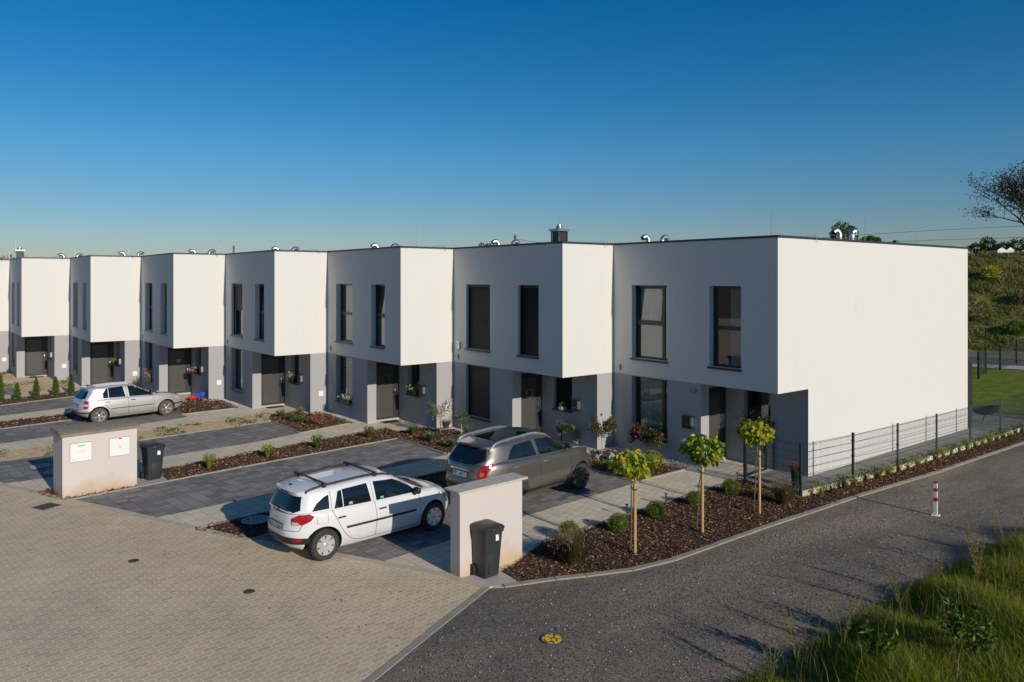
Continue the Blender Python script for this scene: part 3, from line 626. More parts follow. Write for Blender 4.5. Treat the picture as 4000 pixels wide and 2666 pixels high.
    dr = d.build('door', M['doorframe'], T)
    d = MB(); d.box((X-.01, .461, .07), (X+.02, 1.419, 2.159), 1); d.bevbox((X+.0, .52, .14), (X+.032, 1.22, 2.08), .004, 0); d.build('door_panel', [M['doorpanel'], M['doorframe']], dr)
    d = MB(); d.bevbox((X+.02, 1.32, .95), (X+.045, 1.37, 1.19), .008); d.tube([(X+.04, 1.345, 1.09), (X+.085, 1.345, 1.09), (X+.085, 1.21, 1.09)], .012, 8)
    d.build('handle', M['chrome'], dr, smooth=True)
    d = MB(); d.box((X-.02, .40, .0), (X+.09, 1.49, .058)); d.build('threshold', M['slabc'], dr)
    # fittings
    def mailbox(x0, z0, y):
        b = MB(); b.bevbox((x0, y-.11, z0), (x0+.37, y-.002, z0+.36), .008); b.box((x0+.30, y-.115, z0+.10), (x0+.371, y-.02, z0+.355), 1)
        b.box((x0+.12, y-.114, z0+.12), (x0+.2, y-.108, z0+.135), 1)
        b.box((x0-.01, y-.12, z0+.355), (x0+.382, y-.001, z0+.372), 0); b.build('mailbox', [M['box'], M['stainless']], T)
    def plate(x, z, y, s):
        b = MB(); b.bevbox((x-.105, y-.014, z-.065), (x+.105, y-.001, z+.065), .004, 0)
        b.box((x-.095, y-.0155, z+.050), (x+.095, y-.0145, z+.055), 1); b.box((x-.095, y-.0155, z-.055), (x+.095, y-.0145, z-.050), 1)
        vs, fs = textmesh(s, .105); b.add([(x+v.x*.9, y-.0165, z+v.y) for v in vs], fs, 1)
        b.build('number_plate', [M['plate'], M['whitep']], T)
    num = str(1452-k)
    if k == 1: mailbox(-3.11, 1.08, 0); plate(-2.77, 2.21, 0, num)
    else:
        mailbox(-1.12, 1.12, 1.5)
        if k < 6: plate(-.33, 2.24, 1.5, num)
        b = MB(); b.bevbox((.0, 1.85, .66), (.022, 2.06, .88), .005); b.build('meter_hatch', M['whitep'], T)
    b = MB(); b.bevbox((-5.86, -.05, 2.55), (-5.68, -.001, 2.74), .008); b.box((-5.84, -.055, 2.57), (-5.70, -.049, 2.72), 1); b.build('wall_lamp', [M['stainless'], M['lamp']], T)
    if k == 2:
        b = MB(); b.bevbox((-5.75, -.10, 2.93), (-5.58, -.001, 3.22), .02); b.build('alarm_box', M['whitep'], T)
    b = MB(); b.bevbox((-2.42, 1.485, 1.22), (-2.32, 1.499, 1.34), .004); b.build('bell_panel', M['stainless'], T)
    b = MB(); b.lathe([(.05, 0), (.05, .04), (.03, .06), (0, .065)], 16, mat=Matrix.Translation((-.75, .9, ZF-.001)) @ Matrix.Rotation(math.pi, 4, 'X')); b.build('ceiling_spot', M['stainless'], T)
    # roof
    duct(T, -1.05, 5.15, -1, h=.36, yaw=R(-8 if k == 1 else 0)); duct(T, -1.0, 5.85, 1, h=.38, yaw=R(14 if k == 1 else 0))
    if k in (2, 8):
        x, y = -3.57, 3.08
        if k == 8: x, y = CH8
        m = Matrix.Translation((x, y, 0)) @ Matrix.Rotation(R(0), 4, 'Z')
        b = MB(); b.box((-.19, -.19, 6.4), (.19, .19, 7.27), 0, m)
        for sx in (-1, 1):
            for sy in (-1, 1): b.box((sx*.20-.02, sy*.20-.02, 6.4), (sx*.20+.02, sy*.20+.02, 7.268), 0, m)
        ch = b.build('chimney', M['frame'], T)
        b = MB(); b.box((-.27, -.27, 7.27), (.27, .27, 7.36), 0, m); b.lathe([(.15, 7.36), (.09, 7.50), (.09, 7.53), (.0, 7.53)], 20, 0, m); b.build('chimney_cap', M['stainless'], ch, smooth=True)
        rod(ch, x+.23, y-.23, 1.5, z=6.4)
    if k == 1:
        rod(T, -2.4, 3.45, 1.25); rod(T, -.6, 5.9, .95); rod(T, -1.6, 11.9, .75 if False else .8)
        b = MB(); b.lathe([(.07, 6.45), (.07, 6.72), (.14, 6.70), (.09, 6.80), (.09, 6.86), (0, 6.88)], 14, 0, Matrix.Translation((-1.15, 9.2, 0))); b.build('roof_vent', M['black'], T, smooth=True)
    elif k == 3: rod(T, -.9, 1.2, 1.15)
    elif k == 4: rod(T, -1.2, 2.6, 1.0)
    else: rod(T, -4.1 + .4*(k % 3), 2.5+.5*(k % 2), .75)
    w = MB(); w.tube([(.035, 1.3, HZ+.05), (.07, 1.55, HZ+.10), (.09, 1.75, HZ+.08), (.07, 1.85, HZ-.03), (.03, 1.86, HZ-.09)], .008, 6); w.build('lightning_cable', M['steel'], T)
    return T
H = {k: house(k) for k in range(1, 9)}
mbp = MB(); mbp.box((-.9, HL+.02, 0), (.0, HL+.07, 2.45)); mbp.box((-.04, HL+.07, 0), (.0, HL+.42, 2.47)); mbp.build('terrace_screen', M['frame'])
tag(bpy.data.objects['terrace_screen'], 'tall dark terrace screen at the back corner of the end house', 'screen')

# ------------------------------------------------------------------ cars
def carpaint(name, col, metal=0.0, rough=.35, flake=.0):
    m, t, b = nmat(name); v = coords(t)
    n1 = N(t, 'TexNoise'); setin(n1, Scale=2.5, Detail=5.0); t.links.new(v, n1.inputs['Vector'])
    sx = N(t, 'SeparateXYZ'); t.links.new(v, sx.inputs[0])
    mr = N(t, 'MapRange'); t.links.new(sx.outputs[2], mr.inputs[0]); setin(mr, From_Min=.2, From_Max=.75, To_Min=.38, To_Max=0.0)
    mm = N(t, 'Math', operation='MULTIPLY'); t.links.new(mr.outputs[0], mm.inputs[0]); t.links.new(n1.outputs[0], mm.inputs[1])
    mx = N(t, 'MixRGB'); t.links.new(mm.outputs[0], mx.inputs[0]); mx.inputs[1].default_value = tuple(col)+(1,); mx.inputs[2].default_value = (.22, .17, .12, 1)
    t.links.new(mx.outputs[0], b.inputs['Base Color']); setin(b, Metallic=metal, Roughness=rough)
    b.inputs['Coat Weight'].default_value = 1.0; b.inputs['Coat Roughness'].default_value = .05
    return m
CM = dict(white=carpaint('paint_white', (.66, .665, .67)), silver=carpaint('paint_silver', (.60, .595, .57), .55, .36), bronze=carpaint('paint_bronze', (.205, .188, .172), .75, .34),
 cglass=pmat('car_glass', (.006, .010, .011), .04, var=.3, spec=.8), seam=pmat('seam', (.02, .02, .02), .6), taillight=pmat('taillight', (.30, .004, .006), .12, coat=.6, var=.5, scale=18),
 lens=pmat('clear_lens', (.62, .62, .62), .1, .4, coat=1.0), orange=pmat('amber_lens', (.35, .13, .06), .15, coat=1.0), alloy=pmat('alloy', (.60, .60, .60), .3, .85), hub=pmat('hubcap', (.62, .62, .63), .35, .6),
 darkalloy=pmat('dark_alloy', (.05, .065, .075), .3, .8), trim=pmat('trim', (.018, .018, .02), .5), under=pmat('underbody', (.008, .008, .008), .9), npl=pmat('licence_plate', (.74, .76, .78), .4, var=.02), eu=pmat('plate_blue', (.02, .06, .35), .4), ink=pmat('plate_ink', (.01, .01, .01), .5))
def interp(tab, x):
    if x <= tab[0][0]: return tab[0][1]
    for (a, b), (c, d) in zip(tab[:-1], tab[1:]):
        if x <= c:
            t = (x-a)/(c-a); t = t*t*(3-2*t)*.35+t*.65; return b+(d-b)*t
    return tab[-1][1]
def car(name, label, S, loc, rz):
    """S: tables in metres, y=0 at the tail, L at the nose; body is two stacks of plan outlines"""
    Lc = S['L']; Wd = S['W']/2; T = thing(name, label, 'car', loc, rz, 'parked cars'); paint = CM[S['paint']]
    n = 72
    def outline(yr, yf, w, ex):
        pts = []; yc = (yr+yf)/2; a = (yf-yr)/2
        for i in range(n+1):
            s = math.pi*i/n; c_, s_ = math.cos(s), math.sin(s)
            y = yc - a*math.copysign(abs(c_)**(2/ex), c_); x = w*abs(s_)**(2/ex)
            pts.append((x, y))
        return pts
    def taper(y): return interp(S['taper'], y)
    rows = []
    for (v, yr, yf, wf) in S['low']:        # v: 0 sill .. 1 belt
        r = []
        for x, y in outline(yr, yf, Wd*wf, S.get('ex', 5.5)):
            zt = interp(S['belt'], y); zb = interp(S['sill'], y); r.append((x*taper(y), y, zb+(zt-zb)*v))
        rows.append(r)
    mb = MB()
    def emit(rows, capcrown, bottom):
        base = len(mb.v); k = n+1; vs = []
        full = []
        for r in rows: full.append(r+[(-x, y, z) for x, y, z in r[-2:0:-1]])
        m = len(full[0])
        for r in full: vs += r
        fs = []
        for j in range(len(full)-1):
            for i in range(m): i2 = (i+1) % m; fs.append((j*m+i, j*m+i2, (j+1)*m+i2, (j+1)*m+i))
        top = full[-1]; nx = 10; grid = []
        for i in range(k):
            x, y, z = top[i]; row = []
            for q in range(nx+1):
                if q == 0: row.append((len(full)-1)*m+i)
                elif q == nx: row.append((len(full)-1)*m+((m-i) % m))
                elif i in (0, k-1): row.append((len(full)-1)*m+i)
                else:
                    t = 1-2*q/nx; vs.append((x*t, y, z+capcrown*(1-t*t)*min(1, x/(Wd*.5)))); row.append(len(vs)-1)
            grid.append(row)
        for i in range(k-1):
            for q in range(nx):
                f = [grid[i][q], grid[i+1][q], grid[i+1][q+1], grid[i][q+1]]; g = []
                for a in f:
                    if a not in g: g.append(a)
                if len(g) > 2: fs.append(tuple(g))
        if bottom: fs.append(tuple(range(m-1, -1, -1)))
        mb.add(vs, fs, 0)
    emit(rows, .028, True)
    lowmesh = bpy.data.meshes.new('tmp'); lowmesh.from_pydata(mb.v, [], mb.f); lowmesh.update()
    lo = bpy.data.objects.new('tmp', lowmesh); COL.objects.link(lo); lowmesh.materials.append(paint); lowmesh.materials.append(CM['under'])
    bm = bmesh.new(); bm.from_mesh(lowmesh); bmesh.ops.remove_doubles(bm, verts=bm.verts, dist=1e-5); bmesh.ops.triangulate(bm, faces=[f for f in bm.faces if len(f.verts) > 4]); bmesh.ops.recalc_face_normals(bm, faces=bm.faces); bm.to_mesh(lowmesh); bm.free()
    cut = MB(); r = S['wr']+S.get('arch', .055)
    for yw in S['wy']:
        for sx in (-1, 1):
            cut.lathe([(r, -.30), (r, .30)], 40, 0, Matrix.Translation((sx*(Wd-.04), yw, S['wr'])) @ Matrix.Rotation(R(90), 4, 'Y'))
            # below the axle the arch stays open
            x0, x1 = sorted((sx*(Wd-.34), sx*(Wd+.26))); cut.box((x0, yw-r*.985, -.1), (x1, yw+r*.985, S['wr']-.02))
    def boolean(o, cutters):
        for cmb in cutters:
            me = bpy.data.meshes.new('cut'); me.from_pydata(cmb.v, [], cmb.f); me.update(); me.materials.append(CM['under']); me.materials.append(CM['under']); co = bpy.data.objects.new('cut', me); COL.objects.link(co)
            bm = bmesh.new(); bm.from_mesh(me); bmesh.ops.recalc_face_normals(bm, faces=bm.faces)
            for f in bm.faces: f.material_index = 1
            bm.to_mesh(me); bm.free()
            md = o.modifiers.new('b', 'BOOLEAN'); md.operation = 'DIFFERENCE'; md.object = co; md.solver = 'EXACT'
            dg = bpy.context.evaluated_depsgraph_get(); dg.update(); nm = bpy.data.meshes.new_from_object(o.evaluated_get(dg)); o.modifiers.clear(); o.data = nm; bpy.data.objects.remove(co)
    cuts = []
    for yw in S['wy']:
        for sx in (-1, 1):
            c = MB(); c.lathe([(r, -.30), (r, .30)], 40, 0, Matrix.Translation((sx*(Wd-.04), yw, S['wr'])) @ Matrix.Rotation(R(90), 4, 'Y')); cuts.append(c)
            c = MB(); x0, x1 = sorted((sx*(Wd-.335), sx*(Wd+.25))); c.box((x0, yw-r*.97, -.1), (x1, yw+r*.97, S['wr']-.05)); cuts.append(c)
    boolean(lo, cuts)
    # greenhouse
    up = MB(); save = mb; mb = up
    rows = []
    for (v, yr, yf, wf) in S['up']:
        r_ = []
        for x, y in outline(yr, yf, Wd*wf, S.get('exu', 6.0)):
            zt = interp(S['roof'], y); zb = interp(S['belt'], y)-.03; r_.append((x*interp(S['tapu'], y), y, zb+(zt-zb)*v))
        rows.append(r_)
    base_emit_rows = rows
    # (emit writes into mb)
    def emit2():
        k = n+1; full = [r+[(-x, y, z) for x, y, z in r[-2:0:-1]] for r in rows]; m = len(full[0]); vs = [p for r in full for p in r]; fs = []
        for j in range(len(full)-1):
            for i in range(m): i2 = (i+1) % m; fs.append((j*m+i, j*m+i2, (j+1)*m+i2, (j+1)*m+i))
        top = full[-1]; nx = 12; grid = []; o0 = (len(full)-1)*m
        for i in range(k):
            x, y, z = top[i]; row = []
            for q in range(nx+1):
                if q == 0 or i in (0, k-1): row.append(o0+i)
                elif q == nx: row.append(o0+((m-i) % m))
                else:
                    t = 1-2*q/nx; vs.append((x*t, y, z+S['crown']*(1-t*t)*min(1, x/(Wd*.4)))); row.append(len(vs)-1)
            grid.append(row)
        for i in range(k-1):
            for q in range(nx):
                g = []
                for a in (grid[i][q], grid[i+1][q], grid[i+1][q+1], grid[i][q+1]):
                    if a not in g: g.append(a)
                if len(g) > 2: fs.append(tuple(g))
        up.add(vs, fs, 0)
    emit2(); mb = save
    bm = bmesh.new(); bm.from_mesh(lo.data)
    me2 = bpy.data.meshes.new('t2'); me2.from_pydata(up.v, [], up.f); bm2 = bmesh.new(); bm2.from_mesh(me2); bmesh.ops.recalc_face_normals(bm2, faces=bm2.faces); bm2.to_mesh(me2); bm2.free()
    bm.from_mesh(me2); bmesh.ops.triangulate(bm, faces=[f for f in bm.faces if len(f.verts) > 4])
    for f in bm.faces: f.smooth = True
    for e in bm.edges:
        if len(e.link_faces) == 2 and e.calc_face_angle(0) > R(50): e.smooth = False
    bme = bpy.data.meshes.new('body'); bm.to_mesh(bme); tree = BVHTree.FromBMesh(bm); bm.free(); bpy.data.objects.remove(lo)
    body = link('body', bme, [paint, CM['under']], T)
    # outer skin before the arches are cut, for laying panels on
    mm = MB(); mm.add(save.v, save.f); mm.add(up.v, up.f)
    tree2 = BVHTree.FromPolygons([Vector(q) for q in mm.v], mm.f)
    def cast(o, d, tr=tree2):
        h = tr.ray_cast(Vector(o), Vector(d), 10); return h[0], h[1]
    DIRS = {'side': (Vector((-1, 0, 0)), Vector((0, 1, 0)), Vector((0, 0, 1)), Vector((3, 0, 0))),
            'rear': (Vector((0, 1, 0)), Vector((1, 0, 0)), Vector((0, 0, 1)), Vector((0, -3, 0))),
            'front': (Vector((0, -1, 0)), Vector((-1, 0, 0)), Vector((0, 0, 1)), Vector((0, Lc+3, 0))),
            'top': (Vector((0, 0, -1)), Vector((1, 0, 0)), Vector((0, 1, 0)), Vector((0, 0, 4))),
            'corner': (Vector((-1, 1, 0)).normalized(), Vector((1, 1, 0)).normalized(), Vector((0, 0, 1)), Vector((3, -3, 0))),
            'fcorner': (Vector((-1, -1, 0)).normalized(), Vector((-1, 1, 0)).normalized(), Vector((0, 0, 1)), Vector((3, Lc+3, 0)))}
    def panel(nm, view, poly, mat, off=.004, parent=None, mirror=False, step=.05, rim=True, smooth=True, mats=None):
        d, u, w, o = DIRS[view]
        P = []
        for i in range(len(poly)):
            a = Vector(poly[i]); b = Vector(poly[(i+1) % len(poly)]); k = max(1, int((b-a).length/step))
            for q in range(k): P.append(a+(b-a)*q/k)
        nb = len(P); x0 = min(p.x for p in P); x1 = max(p.x for p in P); y0 = min(p.y for p in P); y1 = max(p.y for p in P)
        pl = [(p.x, p.y) for p in P]; pts = list(P)
        xx = x0+step/2
        while xx < x1:
            yy = y0+step/2
            while yy < y1:
                if inside(pl, xx, yy) and min((Vector((xx, yy))-p).length for p in P) > step*.4: pts.append(Vector((xx, yy)))
                yy += step
            xx += step
        out = delaunay_2d_cdt([Vector((p.x, p.y)) for p in pts], [(i, (i+1) % nb) for i in range(nb)], [list(range(nb))], 1, 1e-6)
        vs, es, fs = out[0], out[1], out[2]
        V = []; ok = []
        for p in vs:
            org = o+u*p.x+w*p.y; h, nr = cast(org, d)
            if h is None: V.append(Vector((0, 0, 0))); ok.append(False)
            else:
                if nr.dot(d) > 0: nr = -nr
                V.append(h+nr*off); ok.append(True)
        F = [tuple(f) for f in fs if all(ok[i] for i in f)]
        m2 = MB(); m2.add(V, F)
        cnt = len(V)
        if rim:
            ec = {}
            for f in F:
                for a, b in zip(f, f[1:]+f[:1]): ec[(a, b)] = 1
            bd = [(a, b) for (a, b) in ec if (b, a) not in ec]
            idx = {}
            for a, b in bd:
                for q in (a, b):
                    if q not in idx: idx[q] = len(m2.v); m2.v.append(tuple(V[q]+d*(off+.01)))
            for a, b in bd: m2.f.append((b, a, idx[a], idx[b])); m2.m.append(0)
        res = []
        for sgn in ((1, -1) if mirror else (1,)):
            mm = MB(); mm.v = [(v[0]*sgn, v[1], v[2]) for v in m2.v]; mm.f = [f if sgn == 1 else f[::-1] for f in m2.f]; mm.m = list(m2.m)
            me = bpy.data.meshes.new(nm); me.from_pydata(mm.v, [], mm.f); me.update()
            ob = link(nm, me, mat, parent or body, smooth=False)
            bmx = bmesh.new(); bmx.from_mesh(me); bmesh.ops.recalc_face_normals(bmx, faces=bmx.faces)
            # keep the outward side outward
            if len(bmx.faces):
                ff = max(bmx.faces, key=lambda f: f.calc_area()); dd = Vector((d.x*sgn, d.y, d.z))
                if ff.normal.dot(dd) > 0: bmesh.ops.reverse_faces(bmx, faces=bmx.faces)
            for f in bmx.faces: f.smooth = True
            for e in bmx.edges:
                if len(e.link_faces) == 2 and e.calc_face_angle(0) > R(35): e.smooth = False
            bmx.to_mesh(me); bmx.free(); res.append(ob)
        return res
    def line(nm, view, pts, width, mat, off=.0025, mirror=False, parent=None):
        P = [Vector(p) for p in pts]; Lf = []; Rt = []
        Q = []
        for a, b in zip(P[:-1], P[1:]):
            k = max(1, int((b-a).length/.05)); Q += [a+(b-a)*i/k for i in range(k)]
        Q.append(P[-1])
        for i, p in enumerate(Q):
            t = (Q[min(i+1, len(Q)-1)]-Q[max(i-1, 0)]).normalized(); nn = Vector((-t.y, t.x))*width/2; Lf.append(p+nn); Rt.append(p-nn)
        d, u, w, o = DIRS[view]; V = []; ok = []
        for p in Lf+Rt:
            h, nr = cast(o+u*p.x+w*p.y, d)
            if h is None: V.append(Vector()); ok.append(False)
            else:
                if nr.dot(d) > 0: nr = -nr
                V.append(h+nr*off); ok.append(True)
        k = len(Q); F = [(i, i+1, k+i+1, k+i) for i in range(k-1) if ok[i] and ok[i+1] and ok[k+i] and ok[k+i+1]]
        for sgn in ((1, -1) if mirror else (1,)):
            out = MB(); out.add([(v.x*sgn, v.y, v.z) for v in V], F); oo = out.build(nm, mat, parent or body)
        return oo
    # wheels
    def wheel(x, y, side):
        wr = S['wr']; rr = S['rim']; tw = S['tw']
        m = Matrix.Translation((x, y, wr)) @ Matrix.Rotation(R(90)*side, 4, 'Y')
        w = MB(); w.lathe([(rr, -tw*.5), (wr-.03, -tw*.5), (wr-.004, -tw*.36), (wr, -tw*.15), (wr, tw*.15), (wr-.004, tw*.36), (wr-.03, tw*.5), (rr+.03, tw*.52), (rr, tw*.46), (rr*.985, tw*.30)], 40, 0, m)
        for k in range(44):   # tread blocks seen as notches
            a = 2*math.pi*k/44; mm_ = m @ Matrix.Rotation(a, 4, 'Z'); w.box((wr-.006, -.006, -tw*.42), (wr+.003, .006, tw*.42), 0, mm_)
        wo = w.build('wheel', M['dirtytyre'] if S.get('dirty') else M['tyre'], T, smooth=True)
        w = MB(); zf = tw*.40; w.lathe([(rr*.99, zf-.05), (rr, zf+.012), (rr*.93, zf+.010), (rr*.90, zf-.03)], 40, 0, m)
        w.lathe([(rr*.92, zf-.075), (0.0, zf-.075)], 32, 1, m)
        ns = S['spokes']; kind = S['spoke_kind']
        for k in range(ns):
            a = 2*math.pi*k/ns; mm_ = m @ Matrix.Rotation(a, 4, 'Z')
            if kind == 'star': prof = [(.035, rr*.17), (.03, rr*.5), (.045, rr*.93)]
            elif kind == 'petal': prof = [(.022, rr*.16), (.048, rr*.55), (.058, rr*.80), (.035, rr*.94)]
            else: prof = [(.026, rr*.15), (.018, rr*.5), (.020, rr*.94)]
            vs = []; 
            for hw, q in prof:
                zz = zf+.012-.014*(1-q/rr); vs += [(q, -hw, zz), (q, hw, zz), (q, hw*.8, zz-.03), (q, -hw*.8, zz-.03)]
            fs = []
            for j in range(len(prof)-1):
                b = j*4
                for i in range(4): fs.append((b+i, b+(i+1) % 4, b+4+(i+1) % 4, b+4+i))
            offs = [0] if kind != 'twin' else [-.055, .055]
            for of in offs:
                vv = [(x_, y_+of*(.35+.65*x_/rr), z_) for x_, y_, z_ in vs]; w.add([mm_ @ Vector(q) for q in vv], fs, 0)
        w.lathe([(rr*.24, zf-.02), (rr*.22, zf+.008), (rr*.10, zf+.016), (0, zf+.018)], 24, 0, m)
        w.build('rim', [CM[S['rimmat']], CM['under']], wo, smooth=True)
    for yw in S['wy']:
        for sx in (1, -1): wheel(sx*(Wd-S['tw']*.5-S.get('inset', .025)), yw, sx)
    # glazing and seams
    for p in S['glass_side']: panel('window', 'side', p, CM['cglass'], .004, mirror=True)
    panel('rear_window', 'rear', S['glass_rear'], CM['cglass'], .005)
    # windscreen: laid from above so that it follows the rake
    panel('windscreen', 'top', S['glass_front'], CM['cglass'], .005)
    for q in S['seams']: line('door_seam', 'side', q, .009, CM['seam'], mirror=True)
    for q in S.get('trims', []): line('trim', 'side', q[0], q[1], CM['trim'] if len(q) < 3 else CM[q[2]], off=.010, mirror=True)
    for q in S.get('rear_seams', []): line('tailgate_seam', 'rear', q, .008, CM['seam'])
    for q in S.get('top_seams', []): line('bonnet_seam', 'top', q, .008, CM['seam'])
    for view, p, mt in S['lights']:
        panel('tail_light' if mt in ('taillight', 'orange') else 'headlight', view, p, CM[mt], .010, mirror=True, step=.03)
    for view, p, mt in S['bumpers']: panel('bumper_trim', view, p, CM[mt], .008, mirror=(view != 'rear' and view != 'front'))
    for y, z in S['handles']:
        for sx in (1, -1):
            h, nr = cast((3, y, z), (-1, 0, 0)); b = MB(); x = h.x*sx
            b.bevbox((min(x, x+sx*.028), y-.085, z-.014), (max(x, x+sx*.028), y+.085, z+.016), .009); b.build('door_handle', CM[S['handlemat']], body, smooth=True)
    # door mirrors
    for sx in (1, -1):
        my, mz = S['mirror']; h, nr = cast((3, my, mz-.03), (-1, 0, 0)); x = h.x
        b = MB(); b.bevbox((x-.02, my-.05, mz-.04), (x+.06, my+.03, mz-.005), .012)
        bm = bmesh.new(); bmesh.ops.create_uvsphere(bm, u_segments=16, v_segments=10, radius=1); bm.transform(Matrix.Translation((x+.125, my, mz+.045)) @ Matrix.Diagonal((.105, .075, .082, 1)))
        c0 = Vector((x+.125, my, mz+.045))
        for v in bm.verts:
            q = v.co-c0; q = Vector([math.copysign(abs(q[i]/(.105, .075, .082)[i])**.55*(.10, .05, .068)[i], q[i]) for i in range(3)]); v.co = c0+q
        b.bm(bm, 0); b.v = [(v[0]*sx, v[1], v[2]) for v in b.v]; b.f = [f[::sx] for f in b.f]; b.build('door_mirror', CM[S['mirrormat']], body, smooth=True)
    # plate with its characters
    py, pz, ptxt, ptilt = S['plate']; h, nr = cast((0, -3, pz), (0, 1, 0)); yy = h.y-.012
    b = MB(); b.bevbox((-.275, yy-.012, pz-.068), (.275, yy+.008, pz+.068), .004, 0); b.box((-.258, yy-.0135, pz-.056), (.258, yy-.0125, pz+.056), 1); b.box((-.259, yy-.0145, pz-.057), (-.215, yy-.0138, pz+.057), 2)
    vs, fs = textmesh(ptxt, .118); b.add([(v.x*.98+.02, yy-.0155, pz+v.y) for v in vs], fs, 3); b.build('licence_plate', [CM['trim'], CM['npl'], CM['eu'], CM['ink']], body)
    return T, body, cast, panel, line
# white estate: tail towards the street
SW = dict(L=4.12, W=1.72, paint='white', ex=4.0, exu=5.0, wr=.307, rim=.195, tw=.185, wy=(.73, 3.36), spokes=7, spoke_kind='petal', rimmat='hub', arch=.05, crown=.035,
 taper=[(0, .86), (.25, .95), (.8, 1.0), (2.8, 1.0), (3.5, .975), (3.9, .90), (4.12, .80)], tapu=[(0, .90), (.3, .93), (1.0, 1.0), (2.4, 1.0), (3.2, .94), (3.5, .92)],
 belt=[(0, .98), (.5, .985), (2.2, .955), (3.05, .93), (3.45, .90), (3.8, .80), (4.05, .70), (4.2, .62)], sill=[(0, .33), (.35, .24), (.8, .18), (3.4, .18), (3.9, .2), (4.2, .26)],
 roof=[(0, 1.25), (.25, 1.325), (.7, 1.375), (1.7, 1.405), (2.3, 1.385), (2.75, 1.32), (3.4, 1.18)],
 low=[(0, .20, 4.00, .90), (.10, .13, 4.06, .96), (.25, .08, 4.11, .985), (.45, .07, 4.12, 1.0), (.50, .105, 4.11, 1.0), (.62, .12, 4.08, 1.0), (.8, .135, 4.04, .988), (.92, .15, 3.99, .965), (1.0, .18, 3.90, .90)],
 up=[(0, .14, 3.42, .925), (.12, .155, 3.30, .915), (.35, .20, 3.06, .885), (.6, .25, 2.80, .845), (.8, .29, 2.60, .805), (.92, .275, 2.46, .765), (.98, .255, 2.38, .71), (1.0, .275, 2.32, .64)],
 glass_side=[[(.50, .975), (.84, .985), (.85, 1.24), (.75, 1.21), (.60, 1.11)], [(.94, .965), (1.13, .962), (1.13, 1.285), (1.05, 1.27)], [(1.15, .962), (1.78, .948), (1.72, 1.31), (1.15, 1.29)], [(1.90, .945), (2.94, .925), (2.84, 1.02), (2.58, 1.18), (2.36, 1.275), (1.87, 1.315)], [(2.96, .925), (3.16, .915), (2.92, 1.0)]],
 glass_rear=[(-.60, 1.01), (-.45, .94), (0, .91), (.45, .94), (.60, 1.01), (.52, 1.25), (-.52, 1.25)],
 glass_front=[(-.62, 3.28), (0, 3.40), (.62, 3.28), (.60, 2.9), (.52, 2.50), (0, 2.56), (-.52, 2.50), (-.60, 2.9)],
 seams=[[(.885, 1.30), (.89, .96), (.93, .86), (1.0, .72), (1.08, .56), (1.17, .43), (1.27, .34), (1.39, .28), (1.52, .258), (1.62, .255)], [(1.81, 1.34), (1.84, .95), (1.88, .6), (1.85, .255)], [(1.62, .255), (2.94, .255), (2.98, .40), (2.98, .72), (2.93, .91)], [(2.93, .93), (2.56, 1.25)]],
 rear_seams=[[(-.66, 1.0), (-.64, .74), (-.60, .62), (.60, .62), (.64, .74), (.66, 1.0)]], top_seams=[[(-.66, 3.25), (-.62, 3.7), (-.45, 4.0), (.45, 4.0), (.62, 3.7), (.66, 3.25)]],
 trims=[([(1.18, .565), (2.86, .565)], .045)],
 lights=[('corner', [(.47, .735), (.70, .735), (.84, .80), (.90, .875), (.80, .925), (.60, .92), (.46, .85)], 'taillight'), ('corner', [(.50, .41), (.68, .41), (.68, .47), (.50, .47)], 'taillight'),
         ('fcorner', [(-.62, .60), (-.46, .60), (-.62, .74), (-.92, .80), (-.96, .74), (-.80, .66)], 'lens')],
 bumpers=[('rear', [(-.80, .36), (.80, .36), (.80, .47), (.45, .50), (-.45, .50), (-.80, .47)], 'trim'), ('front', [(-.62, .28), (.62, .28), (.55, .46), (-.55, .46)], 'trim')],
 handles=[(1.08, .785), (2.02, .775)], handlemat='trim', mirror=(2.84, .945), mirrormat='trim', plate=(0, .66, '4P3 7824', 0))
